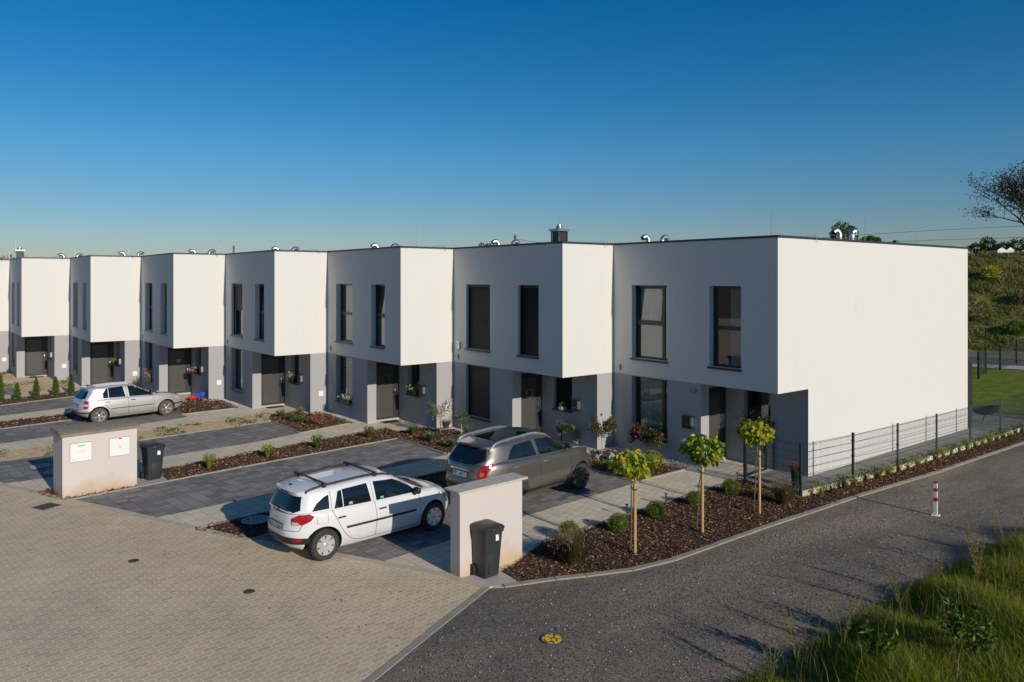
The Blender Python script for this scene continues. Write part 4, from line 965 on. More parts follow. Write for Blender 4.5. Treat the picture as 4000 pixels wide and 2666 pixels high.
SS = dict(L=4.03, W=1.65, paint='silver', ex=4.8, exu=6.0, wr=.30, rim=.205, tw=.18, wy=(.64, 3.14), spokes=5, spoke_kind='star', rimmat='alloy', arch=.06, crown=.03, dirty=True,
 taper=[(0, .92), (.3, .98), (.8, 1.0), (2.8, 1.0), (3.3, .975), (3.7, .90), (3.97, .80)], tapu=[(0, .90), (.3, .93), (1.0, 1.0), (2.2, 1.0), (3.0, .94), (3.3, .92)],
 belt=[(0, .90), (.5, .925), (1.0, .93), (2.0, .92), (2.9, .90), (3.3, .85), (3.7, .75), (3.97, .66)], sill=[(0, .36), (.3, .26), (.7, .20), (3.2, .20), (3.7, .22), (3.97, .28)],
 roof=[(0, 1.20), (.25, 1.31), (.6, 1.37), (1.3, 1.395), (1.9, 1.38), (2.3, 1.32), (3.0, 1.15)],
 low=[(0, .12, 3.92, .90), (.10, .05, 3.99, .96), (.25, .0, 4.02, .985), (.42, .0, 4.03, 1.0), (.50, .05, 4.01, 1.0), (.65, .06, 3.98, .995), (.82, .07, 3.93, .975), (.93, .09, 3.88, .95), (1.0, .13, 3.80, .90)],
 up=[(0, .08, 3.02, .915), (.12, .11, 2.90, .905), (.35, .19, 2.64, .875), (.6, .27, 2.38, .835), (.8, .33, 2.16, .795), (.92, .32, 2.02, .755), (.98, .29, 1.94, .70), (1.0, .31, 1.88, .63)],
 glass_side=[[(0.78, .945), (0.96, .942), (0.96, 1.30), (0.9, 1.28), (0.78, 1.12)], [(0.98, .942), (1.58, .93), (1.5, 1.335), (0.98, 1.31)], [(1.73, .925), (2.58, .905), (2.5, 1.0), (2.22, 1.19), (2, 1.29), (1.68, 1.335)]],
 glass_rear=[(-.55, .98), (-.40, .95), (0, .94), (.40, .95), (.55, .98), (.46, 1.24), (-.46, 1.24)],
 glass_front=[(-.60, 2.85), (0, 2.96), (.60, 2.85), (.57, 2.5), (.50, 2.08), (0, 2.14), (-.50, 2.08), (-.57, 2.5)],
 seams=[[(.80, 1.22), (.72, .93), (.78, .80), (.95, .58), (1.06, .42), (1.18, .32), (1.35, .275), (1.45, .27)], [(1.62, 1.34), (1.65, .93), (1.69, .6), (1.67, .27)], [(1.45, .27), (2.62, .27), (2.64, .40), (2.64, .75), (2.57, .91)]],
 rear_seams=[[(-.60, .95), (-.60, .66), (-.52, .56), (.52, .56), (.60, .66), (.60, .95)]], top_seams=[[(-.60, 3.05), (-.56, 3.4), (-.42, 3.75), (.42, 3.75), (.56, 3.4), (.60, 3.05)]],
 trims=[([(1.05, .53), (2.60, .53)], .026)],
 lights=[('corner', [(.50, .60), (.66, .60), (.68, .72), (.66, .88), (.52, .90)], 'taillight'), ('fcorner', [(-.55, .58), (-.42, .60), (-.60, .70), (-.84, .74), (-.86, .66), (-.72, .60)], 'lens')],
 bumpers=[('rear', [(-.76, .42), (.76, .42), (.76, .47), (-.76, .47)], 'trim'), ('corner', [(.50, .42), (.92, .42), (.92, .465), (.50, .465)], 'trim'), ('fcorner', [(-.92, .42), (-.5, .42), (-.5, .47), (-.92, .47)], 'trim'), ('front', [(-.55, .28), (.55, .28), (.5, .40), (-.5, .40)], 'trim')],
 handles=[(.92, .80), (1.84, .79)], handlemat='trim', mirror=(2.50, .95), mirrormat='trim', plate=(0, .70, '3P1 2640', 0))
SK = dict(L=4.54, W=1.83, paint='bronze', ex=4.6, exu=5.5, wr=.345, rim=.225, tw=.215, wy=(.86, 3.51), spokes=6, spoke_kind='twin', rimmat='darkalloy', arch=.05, crown=.03, inset=.0,
 taper=[(0, .90), (.3, .965), (.8, 1.0), (2.6, .985), (3.5, 1.0), (3.9, .93), (4.41, .80)], tapu=[(0, .88), (.35, .92), (1.1, .99), (2.4, 1.0), (3.2, .95), (3.6, .93)],
 belt=[(0, 1.16), (.5, 1.19), (1.2, 1.17), (2.3, 1.13), (3.2, 1.10), (3.6, 1.08), (4.0, 1.0), (4.3, .90), (4.54, .80)], sill=[(0, .40), (.35, .30), (.8, .25), (3.5, .25), (4.0, .27), (4.41, .32)],
 roof=[(0, 1.42), (.28, 1.53), (.8, 1.60), (1.8, 1.635), (2.4, 1.61), (2.85, 1.52), (3.6, 1.3)],
 low=[(0, .15, 4.41, .88), (.10, .07, 4.48, .95), (.25, .01, 4.52, .985), (.42, .0, 4.54, 1.0), (.50, .04, 4.53, .995), (.65, .045, 4.50, .985), (.82, .06, 4.45, .97), (.93, .08, 4.39, .945), (1.0, .12, 4.30, .89)],
 up=[(0, .09, 3.56, .905), (.12, .12, 3.44, .895), (.35, .20, 3.18, .86), (.6, .29, 2.92, .815), (.8, .35, 2.70, .775), (.92, .33, 2.56, .735), (.98, .30, 2.47, .68), (1.0, .32, 2.41, .61)],
 glass_side=[[(.86, 1.20), (1.84, 1.165), (1.74, 1.53), (1.14, 1.50), (1.0, 1.40)], [(1.95, 1.16), (3.16, 1.125), (3.0, 1.23), (2.66, 1.42), (2.36, 1.51), (1.88, 1.54)]],
 glass_rear=[(-.62, 1.24), (-.42, 1.16), (0, 1.13), (.42, 1.16), (.62, 1.24), (.52, 1.49), (-.52, 1.49)],
 glass_front=[(-.64, 3.42), (0, 3.54), (.64, 3.42), (.60, 3.0), (.52, 2.62), (0, 2.68), (-.52, 2.62), (-.60, 3.0)],
 seams=[[(.84, 1.19), (.88, 1.0), (1.0, .80), (1.16, .60), (1.28, .46), (1.40, .37), (1.6, .33)], [(1.88, 1.57), (1.91, 1.12), (1.95, .7), (1.92, .33)], [(1.6, .33), (3.05, .33), (3.10, .5), (3.08, .9), (3.0, 1.08)]],
 rear_seams=[[(-.70, 1.15), (-.66, .86), (-.56, .68), (.56, .68), (.66, .86), (.70, 1.15)]], top_seams=[[(-.68, 3.4), (-.64, 3.8), (-.5, 4.15), (.5, 4.15), (.64, 3.8), (.68, 3.4)]],
 trims=[([(1.25, .36), (3.10, .36)], .06, 'trim')],
 lights=[('corner', [(.47, .80), (.62, .80), (.70, .98), (.86, 1.14), (.82, 1.18), (.64, 1.16), (.50, 1.08), (.46, .94)], 'taillight'), ('fcorner', [(-.62, .74), (-.46, .76), (-.64, .88), (-.96, .96), (-1.0, .88), (-.82, .78)], 'lens')],
 bumpers=[('rear', [(-.80, .42), (.80, .42), (.80, .52), (-.80, .52)], 'trim'), ('front', [(-.65, .34), (.65, .34), (.6, .60), (-.6, .60)], 'trim')],
 handles=[(1.08, 1.02), (2.12, .99)], handlemat='alloy', mirror=(3.0, 1.17), mirrormat='trim', plate=(0, .91, '9P1 6875', 0))
# rear and front right tyre contact points measured on the ground give place and heading
def place_car(S, name, label, rearc, frontc):
    d = Vector((frontc[0]-rearc[0], frontc[1]-rearc[1])).normalized(); rz = math.atan2(-d.x, d.y)
    wx = S['W']/2-.03
    # local (wx, wy0) -> rearc
    c, s = math.cos(rz), math.sin(rz); lx, ly = wx, (S['wy'][0])
    return car(name, label, S, (rearc[0]-(c*lx-s*ly), rearc[1]-(s*lx+c*ly), .006), rz)
TW, bw, castw, panw, linw = place_car(SW, 'estate_car', 'white estate car with black roof bars, parked nearest the camera', (-2.46, -11.69), (-2.66, -9.06))
TS, bs, casts, pans, lins = place_car(SS, 'hatchback_car', 'dusty silver hatchback parked on the left driveway', (-20.78, -12.48), (-21.17, -9.98))
TK, bk, castk, pank, link_ = place_car(SK, 'suv_car', 'bronze grey sport utility car with silver roof rails', (-2.66, -6.95), (-3.01, -4.28))
def roofrails(cast, parent, ys, x, h, mat, w=.022, zend=0.0):
    for sx in (1, -1):
        pts = []
        for i in range(13):
            t = i/12; y = ys[0]+(ys[1]-ys[0])*t; hh, _ = cast((x*(1-.05*abs(2*t-1)), y, 4), (0, 0, -1)); k = h*min(1, 5*min(t, 1-t)); pts.append((sx*x, y, hh.z+k+.004))
        b = MB(); b.tube(pts, [w*.8]+[w]*11+[w*.8], 8, cap=True)
        for t in (0, .33, .66, 1.0)[:4]:
            y = ys[0]+(ys[1]-ys[0])*t; hh, _ = cast((x, y, 4), (0, 0, -1)); i = round(t*12); b.tube([(sx*x, y, hh.z-.01), (sx*x, y, pts[i][2])], w*.8, 8)
        b.build('roof_rail', mat, parent, smooth=True)
roofrails(castw, bw, (.45, 2.36), .555, .022, CM['trim'], .024)
roofrails(castk, bk, (.45, 2.20), .60, .025, CM['alloy'], .034)
for y in (.82, 1.98):
    hh, _ = castw((.56, y, 4), (0, 0, -1)); z = hh.z+.062; b = MB(); b.bevbox((-.64, y-.024, z), (.64, y+.024, z+.028), .007)
    for sx in (1, -1): b.bevbox((sx*.57-.045, y-.04, z-.075), (sx*.57+.045, y+.04, z+.004), .012)
    b.build('roof_bar', CM['trim'], bw)
for (cst, par, y0, lean) in ((castw, bw, .42, -.22), (casts, bs, .48, -.25), (castk, bk, .62, -.12)):
    hh, _ = cst((0, y0, 4), (0, 0, -1)); b = MB(); b.tube([(0, y0, hh.z-.005), (0, y0-.03, hh.z+.03)], [.03, .014], 8)
    if par is not bk: b.tube([(0, y0-.03, hh.z+.03), (0, y0+lean, hh.z+.44)], .0035, 5)
    b.build('aerial', CM['trim'], par)
panw('spoiler_light', 'rear', [(-.16, 1.275), (.16, 1.275), (.13, 1.31), (-.13, 1.31)], CM['taillight'], .012, step=.03)
pank('spoiler_light', 'rear', [(-.16, 1.49), (.16, 1.49), (.13, 1.53), (-.13, 1.53)], CM['taillight'], .012, step=.03)
pank('glass_roof', 'top', [(-.50, .75), (.50, .75), (.50, 2.35), (-.50, 2.35)], CM['cglass'], .004, step=.08)
panw('fuel_flap', 'side', [(.60, .735), (.79, .735), (.79, .90), (.60, .90)], CM['white'], .006, step=.05)
linw('fuel_flap_seam', 'side', [(.59, .725), (.80, .725), (.80, .91), (.59, .91), (.59, .725)], .006, pmat('faint_seam', (.30, .30, .30), .6), off=.008)
for par, cst, z, x in ((bw, castw, .985, .05), (bk, castk, 1.19, .0), (bs, casts, .985, 0)):
    h1, _ = cst((x-.02, -3, z), (0, 1, 0)); h2, _ = cst((x-.30, -3, z+.05), (0, 1, 0)); b = MB(); b.tube([h1+Vector((0, -.012, -.03)), h1+Vector((0, -.03, 0)), h2+Vector((0, -.014, 0))], [.014, .010, .006], 6); b.build('rear_wiper', CM['trim'], par)
def badge(par, cst, z, r):
    h, _ = cst((0, -3, z), (0, 1, 0)); b = MB(); b.lathe([(r, 0), (r, .008), (r*.7, .012), (r*.7, .006), (0, .006)], 20, 0, Matrix.Translation((0, h.y, z)) @ Matrix.Rotation(R(90), 4, 'X')); b.build('badge', M['chrome'], par)
badge(bk, castk, 1.075, .035); badge(bs, casts, .88, .035)
h, _ = castw((0, -3, .84), (0, 1, 0)); b = MB(); q = [(0, .06), (.045, 0), (0, -.06), (-.045, 0)]
b.add([(x, h.y-.010, .84+z) for x, z in q]+[(x*.55, h.y-.014, .84+z*.55) for x, z in q], [(0, 1, 5, 4), (1, 2, 6, 5), (2, 3, 7, 6), (3, 0, 4, 7)]); b.build('badge', M['chrome'], bw)
pank('plate_garnish', 'rear', [(-.33, .995), (.33, .995), (.30, 1.025), (-.30, 1.025)], M['chrome'], .018, step=.04)
pank('lamp_lens', 'corner', [(.51, .90), (.60, .90), (.62, .99), (.52, 1.0)], CM['orange'], .014, step=.03)
panw('lamp_lens', 'corner', [(.48, .745), (.64, .745), (.60, .785), (.48, .79)], CM['lens'], .014, step=.03)
pans('lamp_lens', 'corner', [(.52, .70), (.67, .69), (.67, .76), (.52, .77)], CM['lens'], .014, step=.03)
for body_, cst, yr_, yf_ in ((bw, castw, 3.0, 3.3),):
    pass
panw('sticker', 'side', [(1.27, .98), (1.35, .98), (1.35, 1.03), (1.27, 1.03)], pmat('green_sticker', (.18, .45, .32), .5), .0065, step=.05)
panw('sticker', 'side', [(2.0, .96), (2.08, .96), (2.08, 1.0), (2.0, 1.0)], pmat('cyan_sticker', (.05, .50, .48), .5), .0065, step=.05)

# ------------------------------------------------------------------ utility walls and bins
T = thing('utility_wall', 'plain rendered utility wall with pale concrete cap, dustbin in front of it', 'wall', (-.127, -10.132, 0), R(2.5), 'rendered utility walls by the street')
b = MB(); b.box((-.29, 0, -.02), (0, 1.527, 1.57)); b.build('wall', M['pillar'], T)
b = MB(); b.bevbox((-.375, -.085, 1.572), (.085, 1.61, 1.612), .006); b.build('cap', M['capc'], T)
T = thing('utility_wall', 'rendered utility wall with two white meter boxes and a felt covered cap', 'wall', (-10.408, -15.082, 0), R(5.8), 'rendered utility walls by the street')
b = MB(); b.box((-.87, 0, -.02), (0, 1.75, 1.56)); b.build('wall', M['pillar'], T)
b = MB(); prof = [(.07, 1.56), (.07, 1.605), (.03, 1.625), (-.25, 1.672), (-.7, 1.690), (-.92, 1.68), (-.93, 1.60), (-.87, 1.562)]; k = len(prof)
b.add([(x, -.06, z) for x, z in prof]+[(x, 1.81, z) for x, z in prof], [tuple(range(k)), tuple(range(2*k-1, k-1, -1))]+[(i, i+k, (i+1) % k+k, (i+1) % k) for i in range(k)]); b.build('cap', M['capa'], T, smooth=True)
yel_ = pmat('yellow_print', (.75, .55, .12), .6); teal_ = pmat('teal_print', (.25, .55, .50), .6)
for i, (y0, z0) in enumerate(((.17, .885), (1.075, .885))):
    b = MB(); b.box((-.01, y0-.007, z0-.007), (.004, y0+.497, z0+.469), 1); b.bevbox((.002, y0, z0), (.016, y0+.49, z0+.462), .004, 0)
    if i == 0:
        b.box((.0165, y0+.17, z0+.37), (.018, y0+.33, z0+.41), 2); vs, fs = textmesh('HUP', .09); b.add([(.0175, y0+.25+v.x, z0+.24+v.y) for v in vs], fs, 3); b.box((.0165, y0+.07, z0+.04), (.019, y0+.09, z0+.055), 1)
    else:
        b.box((.0165, y0+.22, z0+.425), (.018, y0+.30, z0+.452), 4)
        b.add([(.0175, y0+.22, z0+.20), (.0175, y0+.28, z0+.20), (.0175, y0+.25, z0+.255)], [(0, 1, 2)], 3); vs, fs = textmesh('!', .04); b.add([(.0182, y0+.25+v.x, z0+.218+v.y) for v in vs], fs, 1)
    b.build('meter_box', [M['whitep'], M['frame'], teal_, yel_, M['red']], T)
def wheelie_bin(label, loc, rz, ws=1.0):
    T = thing('dustbin', label, 'dustbin', loc, rz, 'grey wheeled dustbins')   # front faces +X, hinge and wheels at -X
    def ring(x0, x1, w, z, r=.035):
        pts = []
        for (cx, cy, a0) in ((x1-r, w-r, 0), (x0+r, w-r, 90), (x0+r, -w+r, 180), (x1-r, -w+r, 270)):
            for i in range(5): a = R(a0+22.5*i); pts.append((cx+r*math.cos(a), cy+r*math.sin(a), z))
        return pts
    rings = [ring(-.16, .16, .165, 0.01, .03), ring(-.18, .18, .18, .04), ring(-.20, .20, .195, .30), ring(-.215, .225, .21, .62), ring(-.235, .24, .222, .80), ring(-.24, .245, .225, .83), ring(-.25, .268, .240, .835), ring(-.25, .270, .242, .885), ring(-.24, .26, .23, .89)]
    b = MB(); m = len(rings[0]); b.add([p for r in rings for p in r], [tuple(range(m-1, -1, -1))]+[(j*m+i, j*m+(i+1) % m, (j+1)*m+(i+1) % m, (j+1)*m+i) for j in range(len(rings)-1) for i in range(m)])
    b.bevbox((.165, -.10, .08), (.212, .10, .60), .012)
    for s in (-1, 1): b.bevbox((-.10, s*.182-.012, .10), (.12, s*.182+.012, .52), .01)
    b.build('bin_body', M['bin'], T, smooth=True)
    b = MB(); lid = [ring(-.27, .285, .250, .892, .04), ring(-.275, .29, .255, .915, .04), ring(-.25, .265, .235, .945, .05), ring(-.18, .17, .15, .975, .05), ring(-.12, .10, .09, .985, .04)]
    b.add([p for r in lid for p in r], [tuple(range(m-1, -1, -1))]+[(j*m+i, j*m+(i+1) % m, (j+1)*m+(i+1) % m, (j+1)*m+i) for j in range(4) for i in range(m)]+[tuple(4*m+i for i in range(m))])
    b.bevbox((.27, -.12, .895), (.33, .12, .93), .012); b.build('lid', M['bin'], T, smooth=True)
    b = MB(); b.tube([(-.30, -.2, .90), (-.325, -.18, .945), (-.325, .18, .945), (-.30, .2, .90)], .014, 8); b.tube([(-.24, -.2, .87), (-.30, -.2, .90)], .016, 8); b.tube([(-.24, .2, .87), (-.30, .2, .90)], .016, 8); b.build('handle', M['bin'], T, smooth=True)
    for s in (-1, 1):
        b = MB(); mm = Matrix.Translation((-.20, s*.215, .10)) @ Matrix.Rotation(R(90), 4, 'X'); b.lathe([(.045, -.02), (.05, -.024), (.098, -.024), (.10, -.015), (.10, .015), (.098, .024), (.05, .024), (.045, .02), (.015, .02), (.015, .026), (0, .026)], 28, 0, mm)
        b.lathe([(.0, -.026), (.015, -.026), (.015, -.02), (.046, -.018)], 16, 0, mm); b.build('wheel', M['rubber'], T, smooth=True)
    T.scale = (ws, ws, 1.0)
    b = MB(); b.bevbox((.236, .04, .68), (.2415, .12, .79), .002); b.box((.2416, .095, .765), (.242, .112, .785), 1); b.build('sticker', [M['label'], M['trim'] if 'trim' in M else M['black']], T)
    return T
wheelie_bin('grey wheeled dustbin before the plain utility wall, nearest the camera', (.062, -9.665, .014), R(3), .93)
wheelie_bin('grey wheeled dustbin beside the utility wall with the meter boxes', (-11.02, -12.86, .025), R(8))

# ------------------------------------------------------------------ covers, bollard, mats, toy
def disc(name, label, cat, x, y, r, mat, z=.02, h=.012, group=None, rim=None):
    T = thing(name, label, cat, (x, y, 0), 0, group); b = MB(); b.lathe([(r, z), (r, z+h), (r*.93, z+h+.003), (0, z+h+.003)], 36); b.build('cover', mat, T)
    if rim: b = MB(); b.lathe([(r*1.09, z-.004), (r*1.09, z+h*.6), (r*1.005, z+h*.6)], 36); b.build('ring', rim, T)
    return T
disc('valve_cover', 'small rusty valve cover in the street, the one farther from the camera', 'cover', -4.76, -14.63, .10, M['rust'], .014, .008, 'rusty valve covers')
disc('valve_cover', 'small rusty valve cover in the street below the white estate car', 'cover', -1.93, -13.37, .10, M['rust'], .014, .008, 'rusty valve covers')
disc('manhole_cover', 'round concrete cover on the paving left of the meter box wall', 'cover', -14.62, -15.05, .31, M['concrete'], .003, .014, 'round concrete covers', M['rust'])
disc('manhole_cover', 'round concrete cover half hidden behind the meter box wall', 'cover', -13.62, -14.82, .31, M['concrete'], .003, .014, 'round concrete covers', M['rust'])
disc('manhole_cover', 'round concrete cover in the bark bed behind the white estate car', 'cover', -5.72, -11.9, .32, M['concrete'], .02, .02, 'round concrete covers', M['rust'])
disc('gas_cover', 'round cover painted yellow in the gravel road', 'cover', 2.68, -10.37, .150, M['yellow'], .018, .010, None, M['st1'])
T = thing('drain_grate', 'square dark drain grate at the edge of the paved street', 'drain', (-9.9, -15.48, 0), R(28)); b = MB()
b.box((-.22, -.22, .010), (.22, .22, .018), 1)
for i in range(9): b.box((-.20, -.20+i*.045, .018), (.20, -.175+i*.045, .026))
for s in (-1, 1): b.box((s*.21-.015, -.225, .018), (s*.21+.015, .225, .027)); b.box((-.195, s*.215-.01, .0181), (.195, s*.215+.01, .0268))
b.build('grate', [M['st1'], M['black']], T)
T = thing('bollard', 'white bollard with two red bands standing on the gravel road', 'bollard', (3.70, .60, .01), R(10)); b = MB()
for z0, z1, mi in ((.03, .33, 0), (.33, .42, 1), (.42, .56, 0), (.56, .64, 1), (.64, .755, 0)): b.box((-.036, -.036, z0), (.036, .036, z1), mi)
b.bevbox((-.041, -.041, .755), (.041, .041, .785), .006, 2); b.build('post', [M['whitep'], M['red'], M['black']], T)
b = MB(); b.bevbox((-.085, -.085, .0), (.085, .085, .012), .004); 
for sx in (-1, 1):
    for sy in (-1, 1): b.lathe([(.012, .015), (.012, .03), (0, .03)], 6, 0, Matrix.Translation((sx*.062, sy*.062, 0)))
b.build('base_plate', M['whitep'], T)
for k, lab in ((2, 'doormat before the door with the wreath of pale dried flowers'), (3, 'dark doormat before the door with the dark wreath'), (4, 'dark doormat at the doorway above the bed with the red leaved shrub'), (7, 'dark doormat at the door behind the small cypresses')):
    o = thing('doormat', lab, 'doormat', (-(k-1)*6-2.35, -(k-1)*HS+.92, .004), 0, 'doormats'); b = MB(); b.bevbox((-.2, -.34, 0), (.2, .34, .015), .004); b.build('mat', M['mat'], o)
T = thing('toy_truck', 'toy tipper truck with red cab and blue bed by a doorway', 'toy truck', (-24.32, -8.02, .035), R(90)); s_ = 1.15   # nose to -X locally
b = MB(); b.bevbox((-.30, -.085, .07), (.30, .085, .10), .01); b.bevbox((-.33, -.075, .10), (-.17, .075, .19), .015); b.bevbox((-.18, -.10, .10), (-.02, .10, .28), .02); b.box((-.185, -.075, .20), (-.178, .075, .26), 1); b.box((-.14, -.103, .20), (-.05, .103, .26), 1); b.build('cab', [M['toyred'], M['black']], T)
b = MB(); vs = [(.0, -.11, .16), (.33, -.11, .15), (.33, .11, .15), (.0, .11, .16), (-.03, -.14, .30), (.40, -.14, .33), (.40, .14, .33), (-.03, .14, .30)]
b.add(vs, [(0, 3, 2, 1), (0, 1, 5, 4), (1, 2, 6, 5), (2, 3, 7, 6), (3, 0, 4, 7), (4, 5, 6, 7)])
for i in range(6): b.box((.03+i*.055, -.150, .18), (.045+i*.055, -.125, .31)); b.box((.03+i*.055, .125, .18), (.045+i*.055, .150, .31))
b.bevbox((-.20, -.12, .30), (.0, .12, .32), .005); b.build('tipper_bed', M['blue'], T)
for x in (-.24, .12, .27):
    for s in (-1, 1):
        b = MB(); mm = Matrix.Translation((x, s*.12, .055)) @ Matrix.Rotation(R(90), 4, 'X'); b.lathe([(.0, -.03), (.05, -.03), (.058, -.02), (.058, .02), (.05, .03), (.0, .03)], 18, 0, mm); b.lathe([(.0, -.034), (.032, -.034), (.032, .034), (.0, .034)], 14, 1, mm); b.build('wheel', [M['rubber'], M['toyred']], T)

# ------------------------------------------------------------------ fences
FP = [(.93, -.46), (1.13, 1.77), (1.27, 4.05), (1.31, 6.52), (1.36, 8.93), (1.39, 11.41), (1.42, 13.9), (1.45, 16.3)]
def post(P, x, y, z0, z1, w=.03, d=.02, name='post', mat=None):
    b = MB(); b.box((x-d, y-w, z0), (x+d, y+w, z1)); b.bevbox((x-d-.004, y-w-.004, z1), (x+d+.004, y+w+.004, z1+.02), .004)
    for z in (.35, .75, 1.15):
        if z < z1: b.box((x-d-.012, y-w-.006, z), (x+d+.012, y+w+.006, z+.03))
    b.build(name, mat or M['fence'], P)
def mesh_panel(P, a, c, z0, z1, mat=None, pitch=.05, r=.0026):
    a = Vector((*a, 0)); c = Vector((*c, 0)); d = c-a; l = d.length; d.normalize(); nn = Vector((-d.y, d.x, 0)); b = MB(); k = int(l/pitch)
    def bar(p, q, rr):
        ax = (q-p).normalized(); u = nn*rr; w = ax.cross(nn)*rr
        b.add([p+u, p+w, p-u, p-w, q+u, q+w, q-u, q-w], [(0, 1, 5, 4), (1, 2, 6, 5), (2, 3, 7, 6), (3, 0, 4, 7)])
    for i in range(1, k): p = a+d*(l*i/k); bar(p+Vector((0, 0, z0)), p+Vector((0, 0, z1)), r)
    z = z1-.03
    while z > z0:
        for s in (-.006, .006): bar(a+nn*s+Vector((0, 0, z)), c+nn*s+Vector((0, 0, z)), r*1.15)
        z -= .2
    b.build('mesh_panel', mat or M['fence'], P)
T = thing('mesh_fence', 'dark green wire mesh fence on a concrete plinth along the white side wall', 'fence', (0, 0, 0))
for i, (x, y) in enumerate(FP): post(T, x, y, .0, 1.36, mat=M['fence'] if i < 2 else M['fencegal'])
for p, q in zip(FP[:-1], FP[1:]): mesh_panel(T, p, q, .17, 1.34)
post(T, -.96, -.08, 0, 1.36, .03, .03); mesh_panel(T, (-.96, -.08), (.93, -.46), .05, 1.32); post(T, -1.04, 1.46, 0, 1.36, .03, .03)
b = MB()
for p, q in zip(FP[:-1], FP[1:]):
    d = Vector((q[0]-p[0], q[1]-p[1])).normalized(); nx, ny = -d.y*.03, d.x*.03; g = d*.03
    x0, y0, x1, y1 = p[0]+g.x, p[1]+g.y, q[0]-g.x, q[1]-g.y
    b.add([(x0-nx, y0-ny, 0), (x1-nx, y1-ny, 0), (x1+nx, y1+ny, 0), (x0+nx, y0+ny, 0), (x0-nx, y0-ny, .15), (x1-nx, y1-ny, .15), (x1+nx, y1+ny, .15), (x0+nx, y0+ny, .15)], [(4, 5, 6, 7), (0, 1, 5, 4), (1, 2, 6, 5), (2, 3, 7, 6), (3, 0, 4, 7)])
b.build('plinth', M['plinth'], T)
G = thing('garden_gate', 'dark green mesh gate standing beside the doorway of the end house', 'gate', (-.99, .02, 0), R(93))
b = MB()
for x in (0, 1.05): b.box((x-.02, -.02, .06), (x+.02, .02, 1.10))
for z in (.06, 1.06): b.box((.021, -.018, z), (1.029, .018, z+.038))
b.build('gate_frame', M['fence'], G); mesh_panel(G, (.03, 0), (1.02, 0), .10, 1.06); b = MB(); b.bevbox((.95, -.05, .55), (1.02, .05, .75), .01); b.tube([(.98, -.05, .66), (.98, -.09, .66), (.88, -.09, .66)], .009, 8); b.build('lock', M['black'], G)
T = thing('back_fence', 'tall dark fence posts and mesh beyond the back lawn', 'fence', (0, 0, 0)); BP = [(-5.2, 27.8), (-5.95, 30.95), (-6.05, 33.46), (-6.64, 37.97), (-7.0, 41.5)]
for x, y in BP: post(T, x, y, 0, 1.5, .04, .04)
for p, q in zip(BP[:-1], BP[1:]): mesh_panel(T, p, q, .05, 1.42, pitch=.1, r=.004)
T = thing('garden_chair', 'dark garden lounge chair behind the mesh fence on the back terrace', 'chair', (.05, 14.3, 0), R(200)); b = MB()
b.lathe([(.0, .32), (.25, .34), (.40, .42), (.48, .58), (.47, .585), (.38, .44), (.24, .36), (0, .34)], 20, 0, Matrix.Rotation(R(12), 4, 'Y')); b.build('seat', M['black'], T, smooth=True)
for a in (45, 135, 225, 315): b = MB(); b.tube([(.18*math.cos(R(a)), .18*math.sin(R(a)), .36), (.34*math.cos(R(a)), .34*math.sin(R(a)), 0)], .012, 6); b.build('leg', M['black'], T)

# ------------------------------------------------------------------ planting
def crown_pts(n, rx, rz, rng, shell=.55, lobes=0):
    d = nrm(rng.normal(size=(n, 3))); r = rng.uniform(shell, 1.0, (n, 1))**.6
    if lobes:
        L_ = nrm(rng.normal(size=(lobes, 3))); r = r*(.72+.34*np.clip((d @ L_.T).max(1), 0, 1)**3)[:, None]
    P = d*r*np.array([rx, rx, rz]); return P, d
def staked_tree(label, x, y, h_trunk, rx, rz, zc, n, sx, sy, sh, ll, seed, wts, cx=0.0, cy=0.0):
    rg = np.random.default_rng(seed); T = thing('young_tree', label, 'tree', (x, y, .01), 0, 'staked young trees in the bark bed')
    b = MB(); lean = rg.uniform(.02, .07); b.tube([(0, 0, 0), (lean*.5, .01, h_trunk*.35), (lean, 0, h_trunk*.7), (lean*.6+cx*.7, .01+cy*.7, h_trunk), (cx, cy, zc)], [.016, .014, .013, .014, .010], 8)
    for k in range(9):
        a = rg.uniform(0, 6.28); e = rg.uniform(.1, .9); b.tube([(lean*.4+cx*.7, cy*.7, h_trunk+rg.uniform(-.02, .1)), (cx+math.cos(a)*rx*.45, cy+math.sin(a)*rx*.45, h_trunk+(zc-h_trunk)*(.5+e*.4)), (cx+math.cos(a)*rx*.85, cy+math.sin(a)*rx*.85, zc+rz*(e-.35))], [.008, .006, .003], 5)
    b.build('trunk', M['bark'], T, smooth=True)
    P, d = crown_pts(n, rx, rz, rg, .35, 7); P[:, 2] += zc; P[:, 2] = np.maximum(P[:, 2], h_trunk-.02); P[:, 0] += cx; P[:, 1] += cy
    D = d*np.array([.8, .8, .2])+rg.normal(0, .35, d.shape); D[:, 2] -= .75
    leaves('crown', P, D, ll, ll*.72, L['cat'], rg, T, wts=wts)
    S_ = thing('tree_stake', 'round wooden stake of the '+label.split(',')[0], 'stake', (x+sx, y+sy, .0), 0, 'wooden tree stakes')
    b = MB(); b.tube([(0, 0, 0), (0, 0, sh)], [.034, .032], 14); b.build('stake', M['wood'], S_, smooth=True)
    b = MB(); ang = math.atan2(-sy, -sx); b.tube([(.042*math.cos(a), .042*math.sin(a), sh-.12) for a in [ang+R(40)+i*R(280)/10 for i in range(11)]], .012, 6); b.tube([(0.02*math.cos(ang), .02*math.sin(ang), sh-.12), (-sx*.92, -sy*.92, sh-.12)], .012, 6); b.build('strap', M['fence'], S_)
staked_tree('staked young tree nearest the dustbin, small yellowing crown', .84, -6.62, 1.46, .36, .33, 1.78, 260, .19, -.08, 1.42, .135, 3, [.55, .20, .25])
